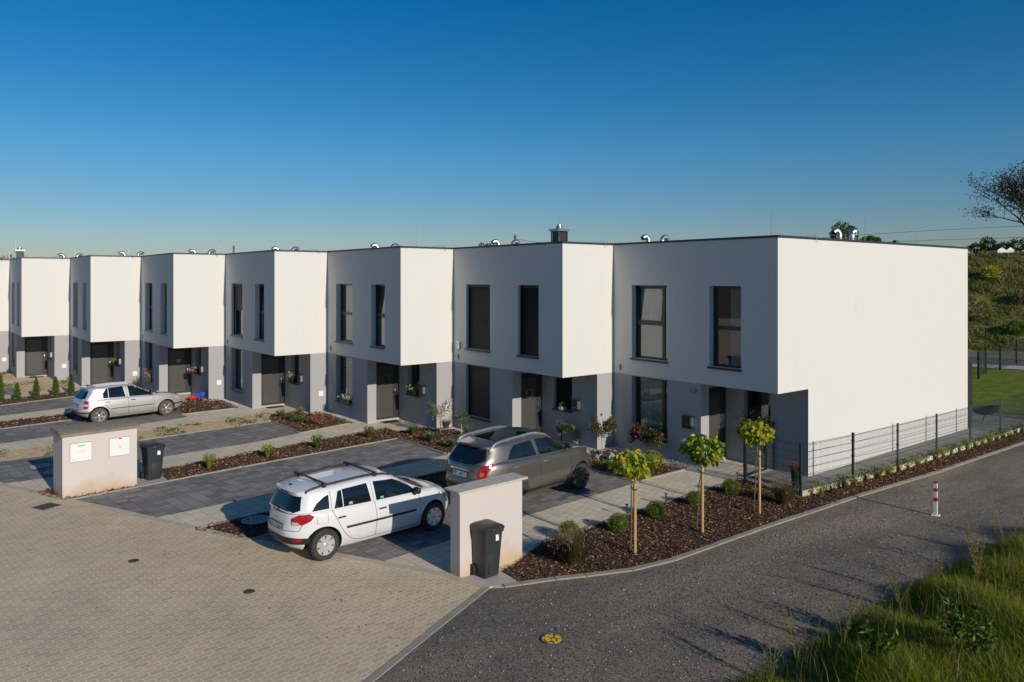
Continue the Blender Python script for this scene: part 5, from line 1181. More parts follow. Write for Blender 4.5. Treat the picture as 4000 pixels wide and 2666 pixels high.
staked_tree('staked young tree in the middle, widest and greenest crown', .87, -4.54, 1.44, .47, .32, 1.78, 520, .22, -.09, 1.44, .135, 4, [.34, .60, .06], .12, .08)
staked_tree('staked young tree nearest the mesh fence, bright yellow green crown', .87, -2.40, 1.56, .40, .32, 1.88, 360, .24, -.13, 1.50, .135, 5, [.60, .12, .28], .06, .04)
def ball(label, x, y, r, seed, mats='box', group='clipped box balls along the path', zs=.92, name='box_bush', cat='bush', n=2600, ll=.024):
    rg = np.random.default_rng(seed); T = thing(name, label, cat, (x, y, .01), 0, group)
    bm = bmesh.new(); bmesh.ops.create_icosphere(bm, subdivisions=3, radius=1)
    for v in bm.verts: v.co = Vector((v.co.x*r*.76, v.co.y*r*.76, v.co.z*r*.74*zs+r*zs*.90))*(1+.05*math.sin(v.co.x*9+seed)*math.sin(v.co.y*8))
    c = MB(); c.bm(bm); c.build('inner_core', L[mats][2], T, smooth=True)  # solid sphere core behind the leaves, in the third leaf colour
    d = nrm(rg.normal(size=(n, 3))); bump = 1+.09*np.sin(d[:, :1]*8+seed)*np.sin(d[:, 1:2]*9)+.05*np.sin(d[:, 2:3]*14+seed); P = d*r*rg.uniform(.80, 1.04, (n, 1))*bump*np.array([1, 1, zs]); P[:, 2] += r*zs*.92; k = P[:, 2] > .0
    leaves('foliage', P[k], (d+rg.normal(0, .6, d.shape))[k], ll, ll*.6, L[mats], rg, T, fold=False)
for i, (x, y, lb) in enumerate(((-.11, -5.97, 'clipped box ball, second from the dustbin end'), (-.23, -4.60, 'clipped box ball, third from the dustbin end'), (-.28, -3.14, 'clipped box ball, fourth from the dustbin end'), (-.31, -1.62, 'clipped box ball, the one nearest the gate'), (-.42, -7.15, 'clipped box ball half hidden behind the reddish grass clump'))): ball(lb, x, y, .215 if i != 2 else .19, 20+i)
def tuft(name, label, cat, x, y, h, r, n, mats, seed, width=.008, lean=.5, group=None, tips=None, z=.01):
    rg = np.random.default_rng(seed); T = thing(name, label, cat, (x, y, z), 0, group)
    a = rg.uniform(0, 6.28, n); q = rg.uniform(0, 1, n)**.6*r*.35; P = np.stack([np.cos(a)*q, np.sin(a)*q, np.zeros(n)], 1)
    out = np.stack([np.cos(a), np.sin(a), np.zeros(n)], 1); H_ = h*rg.uniform(.55, 1.0, n)
    up = np.array([0, 0, 1.0]); w = width; side = np.stack([-np.sin(a), np.cos(a), np.zeros(n)], 1); sp = out*(r*rg.uniform(.2, 1.0, (n, 1)))
    p1 = P+up*H_[:, None]*.55+sp*.35; p2 = P+up*H_[:, None]*rg.uniform(.8, 1, (n, 1))+sp
    V = np.stack([P-side*w/2, P+side*w/2, p1+side*w*.4, p1-side*w*.4, p2], 1).reshape(-1, 3); base = np.arange(n)[:, None]*5
    F = np.concatenate([base+np.array([[0, 1, 2]]), base+np.array([[0, 2, 3]]), base+np.array([[3, 2, 4]])], 0)
    rawmesh('foliage', V, F, np.tile(rg.choice(len(mats), n), 3), mats, T)
    if tips:
        k = rg.choice(n, min(n, tips[1]), replace=False); leaves('flowers', p2[k]+rg.normal(0, .008, (len(k), 3)), np.repeat(up[None], len(k), 0)+rg.normal(0, .3, (len(k), 3)), tips[2], tips[3], tips[0], rg, T, fold=False)
    return T
tuft('grass_clump', 'reddish brown ornamental grass clump near the dustbin', 'grass', .60, -7.98, .64, .50, 2600, L['tuft'], 31, lean=.6, group='ornamental grass clumps', tips=([M['seed']], 260, .06, .012))
tuft('grass_clump', 'brown ornamental grass clump beside the fence corner', 'grass', 1.0, -1.35, .62, .40, 1100, L['tuft'], 32, group='ornamental grass clumps', tips=([M['seed']], 120, .05, .010))
LV = [((-11.64, -4.22), .42, 'lavender bush at the corner of the paved path, left of the olive tree'), ((-10.3, -4.32), .38, 'grey green lavender bush just above the empty dark driveway'), ((-8.98, -4.31), .42, 'lavender bush beside the tail of the bronze grey car'), ((-12.0, -2.62), .40, 'lavender bush against the sunlit grey wall'), ((-10.25, -2.85), .40, 'lavender bush along the pebble strip under the slatted blind'), ((-9.6, -3.4), .34, 'lavender bush right of the small staked tree')]
for i, ((x, y), h_, lb) in enumerate(LV): tuft('lavender_bush', lb, 'bush', x, y, h_, .26, 520, L['lav'], 40+i, width=.014, group='lavender bushes', tips=(L['lav'], 160, .035, .012))
tuft('flower_plant', 'violet flowering plant before the sunlit grey wall', 'plant', -12.35, -2.75, .30, .18, 220, L['lav'], 48, group=None, tips=(L['violet'], 160, .04, .016))
SB = [((-11.55, -9.46), .40), ((-11.82, -7.75), .42), ((-12.16, -5.7), .40), ((-11.26, -11.29), .42)]
for i, ((x, y), h_) in enumerate(SB): tuft('small_shrub', ['upright shrub in the bark strip, second from the street', 'upright shrub in the bark strip, third from the street', 'upright shrub in the bark strip, farthest from the street', 'upright yellow green shrub in the bark strip nearest the street'][i], 'shrub', x, y, h_, .16, 150, L['lime'] if i in (0, 3) else L['green'], 50+i, width=.012, group='upright shrubs in the bark strip', tips=(L['lime'] if i in (0, 3) else L['green'], 150, .06, .03))
S3 = [((-17.96, -6.58), 'green', 'green shrub at the sandy corner of the bark bed'), ((-17.04, -6.53), 'green', 'green shrub second from the sandy corner of the bark bed'), ((-16.23, -6.49), 'green', 'dark green low shrub left of the red leaved shrub'), ((-18.16, -5.66), 'lime', 'light green shrub at the paved path in the bark bed')]
for i, ((x, y), mt, lb) in enumerate(S3): tuft('small_shrub', lb, 'shrub', x, y, .27, .17, 130, L[mt], 60+i, width=.014, group='small shrubs in the bark bed', tips=(L[mt], 260, .05, .03))
T = thing('red_shrub', 'red leaved shrub in the bark bed', 'shrub', (-15.5, -6.05, .01)); rg = np.random.default_rng(66); P, d = crown_pts(170, .27, .22, rg, .3, 4); P[:, 2] += .26
leaves('foliage', P, d+rg.normal(0, .4, d.shape)+np.array([0, 0, .5]), .09, .045, L['redleaf']+L['lime'], rg, T, wts=[.55, .15, .15, .15]); b = MB()
for k in range(6): a = k*1.05; b.tube([(0, 0, 0), (.14*math.cos(a), .14*math.sin(a), .3)], .006, 5)
b.build('stem', M['bark'], T)
tuft('young_shoot', 'thin green shoot beside the red leaved shrub', 'plant', -16.2, -5.2, .55, .07, 16, L['green'], 67, tips=(L['green'], 16, .08, .04))
ball('round lime green bush by the wall of the end house', -3.30, -1.18, .27, 70, 'lime', None, .95, 'lime_bush', n=1100, ll=.05)
tuft('small_shrub', 'dark green low plant beside the boulders', 'plant', -5.25, -2.05, .28, .26, 260, L['green'], 71, width=.014, tips=(L['green'], 160, .04, .025))
tuft('small_shrub', 'small green plant between staked tree crown and bonnet of the bronze grey car', 'plant', -4.2, -2.2, .22, .18, 130, L['lime'], 72, width=.016, tips=(L['lime'], 60, .05, .03))
def small_tree(label, x, y, ht, top, rx, n, mats, seed, ll, name='small_tree', stake=False, wts=None, trunkm='palebark', cat='tree', asym=.0, group=None):
    rg = np.random.default_rng(seed); T = thing(name, label, cat, (x, y, .01), 0, group); zc = (ht+top)/2+.02; rz = (top-ht)/2
    b = MB(); b.tube([(0, 0, 0), (.015, .01, ht*.5), (0, 0, ht), (0, 0, zc)], [.016, .014, .013, .009], 8); tips = []
    for k in range(15):
        a = rg.uniform(0, 6.28); e = rg.uniform(-.8, 1.0); c_ = math.sqrt(max(0, 1-e*e*.8)); q = (math.cos(a)*rx*c_, math.sin(a)*rx*c_, zc+rz*e); b.tube([(0, 0, ht+(zc-ht)*rg.uniform(0, .8)), (q[0]*.5, q[1]*.5, (q[2]+zc)/2), q], [.007, .005, .002], 5); tips.append(q)
    b.build('trunk', M[trunkm], T, smooth=True); tips = np.array(tips); base = np.array([0, 0, zc-rz*.3]); idx = rg.integers(0, len(tips), n); t = rg.uniform(.35, 1.08, (n, 1)); P = base+(tips[idx]-base)*t+rg.normal(0, rx*.13, (n, 3)); D = (tips[idx]-base)+rg.normal(0, rx*.8, (n, 3))
    leaves('crown', P, D, ll, ll*.4, mats, rg, T, wts=wts)
    if stake: b = MB(); b.tube([(.05, -.03, 0), (.05, -.03, ht+.15)], .012, 8); b.build('stake', M['palebark'], T)
    return T
small_tree('small olive tree with a sparse spreading crown in the lavender bed', -11.2, -3.38, .50, 1.24, .44, 620, L['lav']+L['green'], 80, .07, name='olive_tree')
small_tree('little bushy tree tied to a pale stake before the slatted blind', -10.13, -3.22, .52, .90, .32, 620, L['green'], 81, .06, name='olive_tree', stake=True)
small_tree('photinia tree with glossy leaves and dark red tips beside the bronze grey car', -5.42, -1.14, .56, 1.14, .40, 1500, L['photo'], 82, .085, name='photinia_tree', wts=[.45, .43, .12])
T2 = bpy.data.objects['photinia_tree']; rg = np.random.default_rng(83); sh = np.array([(0, 0, 1.2), (-.30, -.05, 1.1), (.28, .12, 1.08), (-.45, -.1, .75), (.05, .1, .62)]); P = np.repeat(sh, 7, 0); leaves('shoots', P, rg.normal(0, .5, P.shape)+np.array([0, 0, .8]), .11, .035, [L['photo'][2]], rg, T2)
CY_ = [((-29.26, -14.97), 1.15, 'small cypress cut by the left edge of the photo'), ((-29.54, -14.33), .74, 'small cypress, second from the left, the shortest'), ((-29.95, -13.55), .86, 'slim pointed cypress in the middle of the row'), ((-30.1, -12.75), .84, 'small cypress, fourth from the left'), ((-30.44, -12.06), .86, 'small cypress at the right end of the row')]
for i, ((x, y), h_, lb) in enumerate(CY_):
    rg = np.random.default_rng(90+i); T = thing('cypress', lb, 'shrub', (x, y, .01), 0, 'row of small cypresses'); n = 1500; t = rg.uniform(0, 1, n); rad = .145*np.minimum(1, (t*6+.5))*(1-t**2.2)**.8*(1+.15*np.sin(t*23+i)); a = rg.uniform(0, 6.28, n); q = rad*rg.uniform(.6, 1.05, n)
    P = np.stack([np.cos(a)*q, np.sin(a)*q, t*h_], 1); D = np.stack([np.cos(a)*.5, np.sin(a)*.5, np.ones(n)*1.1], 1)+rg.normal(0, .25, (n, 3)); leaves('foliage', P, D, .055, .026, L['cyp'], rg, T, fold=False)
    b = MB(); b.tube([(0, 0, 0), (0, 0, h_*.5), (0, 0, h_*.9)], [.05, .07, .01], 8); b.build('trunk', L['cyp'][2], T)
tuft('grass_clump', 'yellow green grass clump left behind the silver hatchback', 'grass', -29.35, -10.45, .55, .45, 420, L['lime'], 97, width=.016, group='ornamental grass clumps')
tuft('grass_clump', 'tall thin grass before the grey wall behind the silver hatchback', 'grass', -28.6, -9.6, .85, .25, 200, L['tuft'], 98, width=.014, group='ornamental grass clumps')
# hedge plants along the plinth: young privet whips
for i in range(24):
    t = i/23.0; x = 1.22+.28*t+rnd.uniform(-.03, .03); y = -.05+13.2*t; big = (2, 5, 6, 9, 11, 12, 15, 18)
    ORD = 'nearest second third fourth fifth sixth seventh eighth ninth tenth eleventh twelfth thirteenth fourteenth fifteenth sixteenth seventeenth eighteenth nineteenth twentieth twenty-first twenty-second twenty-third farthest'.split()
    tuft('hedge_plant', ORD[i]+' young hedge plant below the mesh fence, counted from the plinth corner', 'plant', x, y, rnd.uniform(.24, .38), .17, 60 if i not in big else 110, L['green'] if i % 3 else L['lime'], 110+i, width=.010, group='young hedge plants along the fence', tips=(L['green'] if i % 3 else L['lime'], 60 if i not in big else 110, .06, .034))
SLP = [(-.51, -7.70), (-.43, -6.58), (-.71, -5.06), (-.71, -3.68), (-.82, -.63), (-2.95, -.75), (-4.55, -2.35)]
for i, (x, y) in enumerate(SLP):
    lb = ['solar garden light nearest the utility wall', 'solar garden light before the second box ball', 'solar garden light between second and third box balls', 'solar garden light between third and fourth box balls', 'solar garden light beside the gate post', 'solar garden light in the bed under the house number', 'solar garden light at the corner of the driveway kerb'][i]
    T = thing('garden_light', lb, 'lamp', (x, y, .01), 0, 'solar garden lights'); b = MB(); b.tube([(0, 0, 0), (0, 0, .20)], .008, 8); b.lathe([(.012, .20), (.022, .21)], 12); b.lathe([(.034, .268), (.034, .285), (.0, .292)], 16); b.build('spike', M['black'], T); b = MB(); b.lathe([(.020, .21), (.026, .268)], 14); b.build('lamp_shade', M['stainless'], T)
for i, (x, y, sx, sy, sz, rz, lb) in enumerate(((-4.66, -1.52, .29, .13, .16, -35, 'large long grey boulder in the bark bed'), (-5.08, -1.62, .15, .12, .10, 10, 'round pale boulder beside the photinia tree'), (-4.42, -1.42, .13, .11, .09, 70, 'small boulder right of the long grey boulder'))):
    bm = bmesh.new(); bmesh.ops.create_icosphere(bm, subdivisions=4, radius=1)
    from mathutils import noise as mn
    for v in bm.verts:
        f = 1+.5*mn.noise(v.co*1.3+Vector((i*7, 3, 1)))+.10*mn.noise(v.co*4+Vector((i, 1, 2))); v.co = Vector((v.co.x*sx*f, v.co.y*sy*f, v.co.z*sz*f))
    c = MB(); c.bm(bm); o = c.build('boulder', M['stone'], None, smooth=True); o.location = (x, y, sz*.6); o.rotation_euler = (0, R(-18 if i == 0 else 5), R(rz)); tag(o, lb, 'boulder', 'boulders in the bed')
# pots
def pot(name, label, x, y, z, w, h, mat, plant, seed, rnd_=False, fl=None, group=None, ph=.28):
    T = thing(name, label, 'plant pot', (x, y, z), 0, group); b = MB()
    if rnd_: b.lathe([(w*.32, 0), (w*.5, h), (w*.53, h), (w*.53, h+.02), (w*.46, h+.02), (w*.44, h-.02), (0, h-.02)], 20)
    else:
        b.bevbox((-w/2, -w/2, 0), (w/2, w/2, h), .01); b.box((-w*.42, -w*.42, h), (w*.42, w*.42, h+.005), 1)
    b.build('pot', [mat, M['soil']], T, smooth=True); rg = np.random.default_rng(seed); P, d = crown_pts(300, w*.6, ph*.5, rg, .2, 4); P[:, 2] += h+ph*.42; P[:, 2] = np.maximum(P[:, 2], h)
    leaves('plant', P, d+rg.normal(0, .5, d.shape), .06, .03, plant, rg, T, fold=False)
    if fl: P, d = crown_pts(90, w*.62, ph*.55, rg, .9); P[:, 2] += h+ph*.5; P = P[P[:, 2] > h+ph*.3]; leaves('flowers', P, rg.normal(size=P.shape), fl[1], fl[1]*.8, fl[0], rg, T, fold=False)
pot('plant_pot', 'grey planter with violet salvia before the recessed wall', -7.42, -1.05, 0, .40, .40, M['pot'], L['green'], 140, fl=(L['violet'], .05), group='grey stone planters', ph=.36)
pot('plant_pot', 'grey planter with a yellow green conifer before the recessed wall', -6.96, -1.05, 0, .38, .44, M['pot'], L['lime'], 141, group='grey stone planters', ph=.30)
pot('flower_pot', 'tall dark pot with pink flowers inside the mesh fence corner', .38, .22, 0, .26, .44, M['darkpot'], L['green'], 142, rnd_=True, fl=(L['pink'], .045), ph=.24)
pot('flower_pot', 'white pot with a small green plant on the sill beside the mailbox', -6-1.62, -HS+1.46, 1.08, .20, .12, M['whitep'], L['lime'], 143, ph=.12)
def flower_box(label, x, y, z, w, plant, fl, seed, spill=0.0, n=260, nf=70, box='darkpot', h=.16, tall=.16, fs=.045):
    T = thing('flower_box', label, 'flower box', (x, y, z), 0, 'window flower boxes'); b = MB(); b.bevbox((-w/2, -.09, 0), (w/2, .09, h), .012); b.build('planter', M[box], T); rg = np.random.default_rng(seed)
    def cloud(k, up=True):
        P = np.stack([rg.uniform(-w/2*1.08, w/2*1.08, k), rg.uniform(-.13, .12, k), h+np.abs(rg.normal(0, tall*.5, k))], 1)
        if spill:
            m = rg.uniform(0, 1, k) < .62; P[m, 1] = -.10-rg.uniform(.0, .14, m.sum()); P[m, 2] = h-rg.uniform(-.1, 1, m.sum())*spill*(.55+.45*np.sin(P[m, 0]*5.0+1.2)**2)
        return P
    P = cloud(n); leaves('plant', P, rg.normal(size=P.shape)+np.array([0, -.4, .3]), .065, .04, plant, rg, T, fold=False)
    P = cloud(nf); P[:, 1] -= .03; P[:, 2] += .02; Q = np.repeat(P, 4, 0)+rg.normal(0, .008, (nf*4, 3)); leaves('flowers', Q, rg.normal(size=Q.shape)+np.array([0, -.5, 0]), fs, fs*.8, fl, rg, T, fold=False)
flower_box('long flower box spilling pink petunias from the big ground floor window', -4.42, -.10, .58, 1.22, L['green'], L['pink'], 150, spill=.40, n=1300, nf=50, tall=.17, fs=.055)
flower_box('pink petunias in the window beside the end house door', -1.63, 1.40, .97, .95, L['green'], L['pink'], 151, spill=.30, n=800, nf=26, tall=.34, fs=.055)
def bx(k, lx, rec=False, z=.57): return (-(k-1)*6+lx, -(k-1)*HS+(1.44 if rec else -.03), z)
x, y, z = bx(3, -4.3); flower_box('flower box with white blossoms and grasses on a ground floor sill', x, y, z, .62, L['lav'], L['whitef'], 152, n=150, nf=40)
x, y, z = bx(3, -1.6, True, 1.09); flower_box('dark flower box with yellow leaves beside the mailbox near the dark wreath', x, y, z, .60, L['green']+L['yel'], L['whitef'], 153, n=140, nf=8)
x, y, z = bx(4, -1.75, True, 1.09); flower_box('flower box with orange and white blossoms above the bed with the red shrub', x, y, z, .5, L['green'], L['whitef'], 154, n=90, nf=22, tall=.22)
x, y, z = bx(5, -4.35); flower_box('flower box crowded with pale pink flowers left of the heart door', x, y, z, .85, L['lav'], L['rose'], 155, n=160, nf=130, tall=.34)
x, y, z = bx(5, -1.7, True, 1.09); flower_box('pink flowers on the sill beside the mailbox right of the heart door', x, y, z, .6, L['lav'], L['rose'], 156, n=110, nf=60, spill=.1)
x, y, z = bx(6, -4.0); flower_box('small red flowering plant on a sill behind the cypresses', x, y, z, .4, L['green'], L['redleaf'], 157, n=90, nf=10)
x, y, z = bx(6, -1.9, True, 1.09); flower_box('yellow flowering plant on the sill behind the silver hatchback', x, y, z, .4, L['lime'], L['yel'], 158, n=90, nf=20)
x, y, z = bx(7, -4.1); flower_box('small dark plant on the leftmost ground floor sill', x, y, z, .3, L['green'], L['green'], 159, n=90, nf=6)
def wreath(label, x, y, z, r, mats, seed):
    T = thing('door_wreath', label, 'wreath', (x, y, z), 0, 'door wreaths'); rg = np.random.default_rng(seed); b = MB(); b.tube([(0, r*math.cos(a), r*math.sin(a)) for a in [i*math.pi/12 for i in range(25)]], .025, 8, cap=False); b.build('ring', M['palebark'], T, smooth=True)
    a = rg.uniform(0, 6.28, 260); P = np.stack([.02+rg.uniform(0, .03, 260), (r+rg.normal(0, .022, 260))*np.cos(a), (r+rg.normal(0, .022, 260))*np.sin(a)], 1); leaves('foliage', P, rg.normal(size=P.shape), .045, .025, mats, rg, T, fold=False)
wreath('wreath of pale dried flowers on the door behind the bronze grey car', -6-2.70, -HS+.90, 1.56, .14, L['tuft']+L['whitef'], 160)
wreath('dark twig wreath on the door of the third house', -12-2.70, -2*HS+.90, 1.62, .15, L['tuft'], 161)
T = thing('heart_ornament', 'pale grey heart hanging on a dark front door', 'ornament', (-24-2.715, -4*HS+.92, 1.60)); b = MB(); pts = []
for i in range(24):
    t = 2*math.pi*i/24; pts.append((16*math.sin(t)**3/16*.11, (13*math.cos(t)-5*math.cos(2*t)-2*math.cos(3*t)-math.cos(4*t))/16*.11))
k = len(pts); b.add([(0, p, q) for p, q in pts]+[(.012, p, q) for p, q in pts], [tuple(range(k)), tuple(range(2*k-1, k-1, -1))]+[(i, (i+1) % k, (i+1) % k+k, i+k) for i in range(k)]); b.build('heart', M['stainless'], T)

# ------------------------------------------------------------------ roadside grass (seen bottom right) and bank growth
VG = [(5.22, -13), (5.2, -9), (5.15, -6.5), (5.05, -4.2), (5.2, -2), (5.45, .5), (5.7, 3), (5.8, 7), (8.5, 7), (8.5, -4), (9.2, -8), (9.0, -13)]
VIS = [(5.0, -9.6), (5.05, -4.2), (5.2, -1), (5.5, 1.2), (6.3, .6), (8.6, -6.0), (6.6, -9.4)]
def vz(x, y): return .34*float(sstep(5.35, 6.7, x))
vb = MB(); xs_ = [5.0+.25*i for i in range(19)]; ys_ = [-13+.5*i for i in range(41)]
vb.add([(x+(.18 if j % 2 else 0), y, .012+vz(x, y)-(.03 if i == 0 else 0)) for j, y in enumerate(ys_) for i, x in enumerate(xs_)], [(j*19+i, j*19+i+1, (j+1)*19+i+1, (j+1)*19+i) for j in range(40) for i in range(18)])
tag(vb.build('verge', M['bank'], None, smooth=True), kind='structure')
rg = np.random.default_rng(200)
def field_h(P): return .75+.5*np.sin(P[:, 0]*2.1+P[:, 1]*.9)*np.sin(P[:, 1]*1.4+.5)+.25*np.sin(P[:, 1]*3.7+P[:, 0]*2)
P = np.array(scatter(VIS, 76000, rnd)+scatter(VG, 14000, rnd)); P = P+rg.normal(0, .05, P.shape); P[:, 0] += .12; e = np.clip((P[:, 0]-5.05)/.9, .18, 1)
P3 = np.column_stack([P, [.01+vz(a, b_) for a, b_ in P]]); Hh = np.clip(field_h(P), .2, 1.6)*rg.uniform(.10, .36, len(P))*e
o = blades('roadside_grass', P3, Hh, .0085, L['grass'], rg, lean=.35, wts=[.52, .38, .10]); tag(o, 'long green roadside grass', 'grass', kind='stuff')
P = np.array(scatter(VIS, 800, rnd)+scatter(VG, 300, rnd)); P3 = np.column_stack([P, [.01+vz(a, b_) for a, b_ in P]]); Hh = rg.uniform(.45, .85, len(P))*.85*np.clip((P[:, 0]-4.95)/.8, .3, 1)
o = blades('dry_grass', P3, Hh, .0055, [M['seed'], L['grass'][2], L['grass'][1]], rg, lean=.22); tag(o, 'dry seeding grass stalks over the verge', 'grass', kind='stuff')
for i, (x, y, h_) in enumerate(((5.45, -8.2, .95), (5.7, -6.6, .8), (5.5, -5.2, .9), (6.9, -6.6, .7), (7.3, -6.9, .75), (6.1, -3.6, .85), (5.75, -1.2, .8), (6.5, -8.0, .6), (5.5, -8.9, .85), (5.65, -7.3, .9), (5.7, -4.4, .85), (5.65, -2.4, .85), (5.85, .1, .9))):
    T = thing('tall_weed', ['tall branching dry weed at the bottom edge of the gravel road', 'tall dry weed in the grass verge near the frame bottom', 'tall dry weed leaning over the road shadow', 'leafy green weed low in the right corner of the photo', 'leafy green weed at the right edge of the photo', 'tall brown weed in the middle of the grass verge', 'tall brown weed where the verge nears the bollard', 'leafy green weed at the bottom edge of the photo', 'tall brown weed leaning from the verge toward the yellow cover', 'dense brown weed in the verge opposite the nearest staked tree', 'dense brown weed in the verge opposite the middle staked tree', 'dense brown weed in the verge opposite the fence corner', 'tall weed in the verge just right of the bollard'][i], 'weed', (x, y, .01+vz(x, y)), 0, 'tall weeds in the verge'); rg = np.random.default_rng(210+i); b = MB(); tp = []
    for k in range(7):
        a = rg.uniform(0, 6.28); s_ = rg.uniform(.15, .4); q = (math.cos(a)*s_*h_, math.sin(a)*s_*h_, h_*rg.uniform(.6, 1)); b.tube([(0, 0, 0), (q[0]*.3, q[1]*.3, q[2]*.5), q], [.005, .004, .002], 4); tp.append(q)
    b.build('stem', L['weed'][1] if i not in (3, 4, 7) else L['green'][1], T); tp = np.array(tp); n = 300 if i not in (3, 4, 7) else 260; idx = rg.integers(0, 7, n); t = rg.uniform(.35, 1.02, (n, 1)); P = tp[idx]*t; P[:, :2] *= .7+.3*t; P += rg.normal(0, .02, P.shape); big = i in (3, 4, 7)
    leaves('leaves', P, rg.normal(size=P.shape)+np.array([0, 0, .4]), .09 if big else .045, .045 if big else .011, L['green'] if big else L['weed'], rg, T, fold=big)
rg = np.random.default_rng(230); n = 52000; ee = rg.uniform(-25, 26, n); nn_ = rg.uniform(46.2, 64, n); XY = ee[:, None]*EV+nn_[:, None]*NV; Z = np.array([terrain_z(a, b_) for a, b_ in zip(ee, nn_)]); cl = np.sin(ee*1.3+nn_*.7)*np.sin(nn_*1.9+ee*.4)+.6*np.sin(ee*3.1)*np.sin(nn_*2.7)
o = blades('bank_grass', np.column_stack([XY, Z-.02]), np.clip(.36+.22*cl, .12, .8)*rg.uniform(.4, 1.2, n), .07, L['weed']+L['green'], rg, lean=.5, wts=[.06, .22, .30, .17, .05, .20]); tag(o, 'rough grass on the embankment', 'grass', kind='stuff')
for i, (px, py, r_, mt) in enumerate(((3868, 1085, .9, 'yel'), (3815, 1245, 1.25, 'weed'), (3960, 1300, .8, 'green'), (3990, 1180, .7, 'weed'))):
    # bushes on the bank
    a_ = (px-2000)/2940.16; best = min(((abs((5.4954-terrain_z(float(p @ EV), float(p @ NV)))*2940.16/D_ - (py-1091.26)), tuple(p), D_) for D_ in np.arange(54, 74, .25) for p in [CP+FV*D_+RV*D_*a_]), key=lambda q: q[0]); x, y = best[1]; zt = terrain_z(x*EV[0]+y*EV[1], x*NV[0]+y*NV[1])
    T = thing('bank_bush', ['yellow bush high on the embankment', 'tan dry bush on the embankment beside the white wall', 'green bush low on the embankment', 'dry brown bush on the embankment at the right edge'][i], 'bush', (x, y, zt), 0, 'bushes on the embankment'); rg = np.random.default_rng(240+i); P, d = crown_pts(420, r_, r_*.7, rg, .3, 6); P[:, 2] += r_*.5; leaves('foliage', P, d+rg.normal(0, .4, d.shape), .26, .12, L[mt], rg, T, fold=False); b = MB()
    for k in range(5): b.tube([(0, 0, -.1), (r_*.5*math.cos(k*1.3), r_*.5*math.sin(k*1.3), r_*.9)], .03, 5)
    b.build('stem', M['bark'], T)

# ------------------------------------------------------------------ trees, wires and far houses
def tree(label, x, y, h, r, mats, seed, n, ll, zc=None, trunk_r=.22, group='trees on and beyond the embankment', sparse=.5, lv=3, wts=None, first=.34):
    rg = random.Random(seed); rn = np.random.default_rng(seed); z0 = terrain_z(x*EV[0]+y*EV[1], x*NV[0]+y*NV[1]) if (x*NV[0]+y*NV[1]) > 40 else 0
    T = thing('tree', label, 'tree', (x, y, z0-.05), 0, group); b = MB(); tips = []; c0 = Vector((0, 0, zc if zc else h-r))
    def grow(p, d, l, rad, lev):
        q1 = p+d*l*.5+Vector((rg.uniform(-1, 1), rg.uniform(-1, 1), rg.uniform(-.2, .6)))*l*.08; q2 = p+d*l+Vector((rg.uniform(-1, 1), rg.uniform(-1, 1), rg.uniform(-.3, .7)))*l*.12
        b.tube([p, q1, q2], [rad, rad*.8, rad*.6], 6 if lev < 2 else 4, cap=False)
        if lev >= lv: tips.append(q2); tips.append(q1); return
        for k in range(4 if lev else 6):
            a = rg.uniform(0, 6.28); e = rg.uniform(.25, 1.0); nd = (d*.55+Vector((math.cos(a)*e, math.sin(a)*e, rg.uniform(-.15, .55)))).normalized(); st = q1.lerp(q2, rg.uniform(.0, 1)) if k else q2
            grow(st, nd, l*rg.uniform(.55, .78), rad*.5, lev+1)
    grow(Vector((0, 0, 0)), Vector((0, 0, 1)), h*first, trunk_r, 0) if first > .2 else [grow(Vector((0, 0, .2)), Vector((rg.uniform(-.75, .75), rg.uniform(-.75, .75), .85+.1*i_)).normalized(), h*.31, trunk_r*.6, 1) for i_ in range(7)]; b.build('trunk', M['bark'], T)
    t = np.array([tuple(v) for v in tips]); c = t.mean(0); ext = np.abs(t-c).max(0)
    # fit the branch tips to the wanted crown
    idx = rn.integers(0, len(t), n); P = t[idx]+rn.normal(0, r*.055, (n, 3)); 
    leaves('crown', P, rn.normal(size=P.shape), ll, ll*.55, mats, rn, T, fold=False, wts=wts); return T
def at(px, D_): p = CP+FV*D_+RV*D_*((px-2000)/2940.16); return float(p[0]), float(p[1])
x, y = at(4105, 69.5); tree('large half bare autumn tree on the embankment at the right edge', x, y, 12.6, 5.5, L['rusty']+L['green'], 301, 11000, .20, trunk_r=.22, lv=4, wts=[.18, .12, .20, .22, .05, .23], first=.13)
for i, (px, D_, h_, r_, mt, lb) in enumerate(((1912, 95, 3.9, 1.8, 'rusty', 'reddish bushy treetop above the flat roofs in the middle'), (3290, 92, 4.3, 1.8, 'green', 'green treetop behind the curved roof ducts of the end house'), (3400, 96, 2.8, 1.3, 'green', 'smaller green treetop right of the roof ducts'), (28, 150, 5.6, 3.0, 'rusty', 'treetop above the roofs at the left edge of the photo'))):
    x, y = at(px, D_); z0 = terrain_z(x*EV[0]+y*EV[1], x*NV[0]+y*NV[1]); T = thing('tree', lb, 'tree', (x, y, z0), 0, 'trees on and beyond the embankment'); rg = np.random.default_rng(310+i); P, d = crown_pts(1500, r_, h_*.38, rg, .2, 9); P[:, 2] += h_*.62; leaves('crown', P, d+rg.normal(0, .5, d.shape), .30, .2, L[mt], rg, T, fold=False); b = MB(); b.tube([(0, 0, -.1), (.1, 0, h_*.4), (0, 0, h_*.7)], [.14, .10, .05], 8)
    for k in range(6): b.tube([(0, 0, h_*.35), (r_*.7*math.cos(k*1.05), r_*.7*math.sin(k*1.05), h_*(.6+.06*k))], [.06, .02], 5)
    b.build('trunk', M['bark'], T)
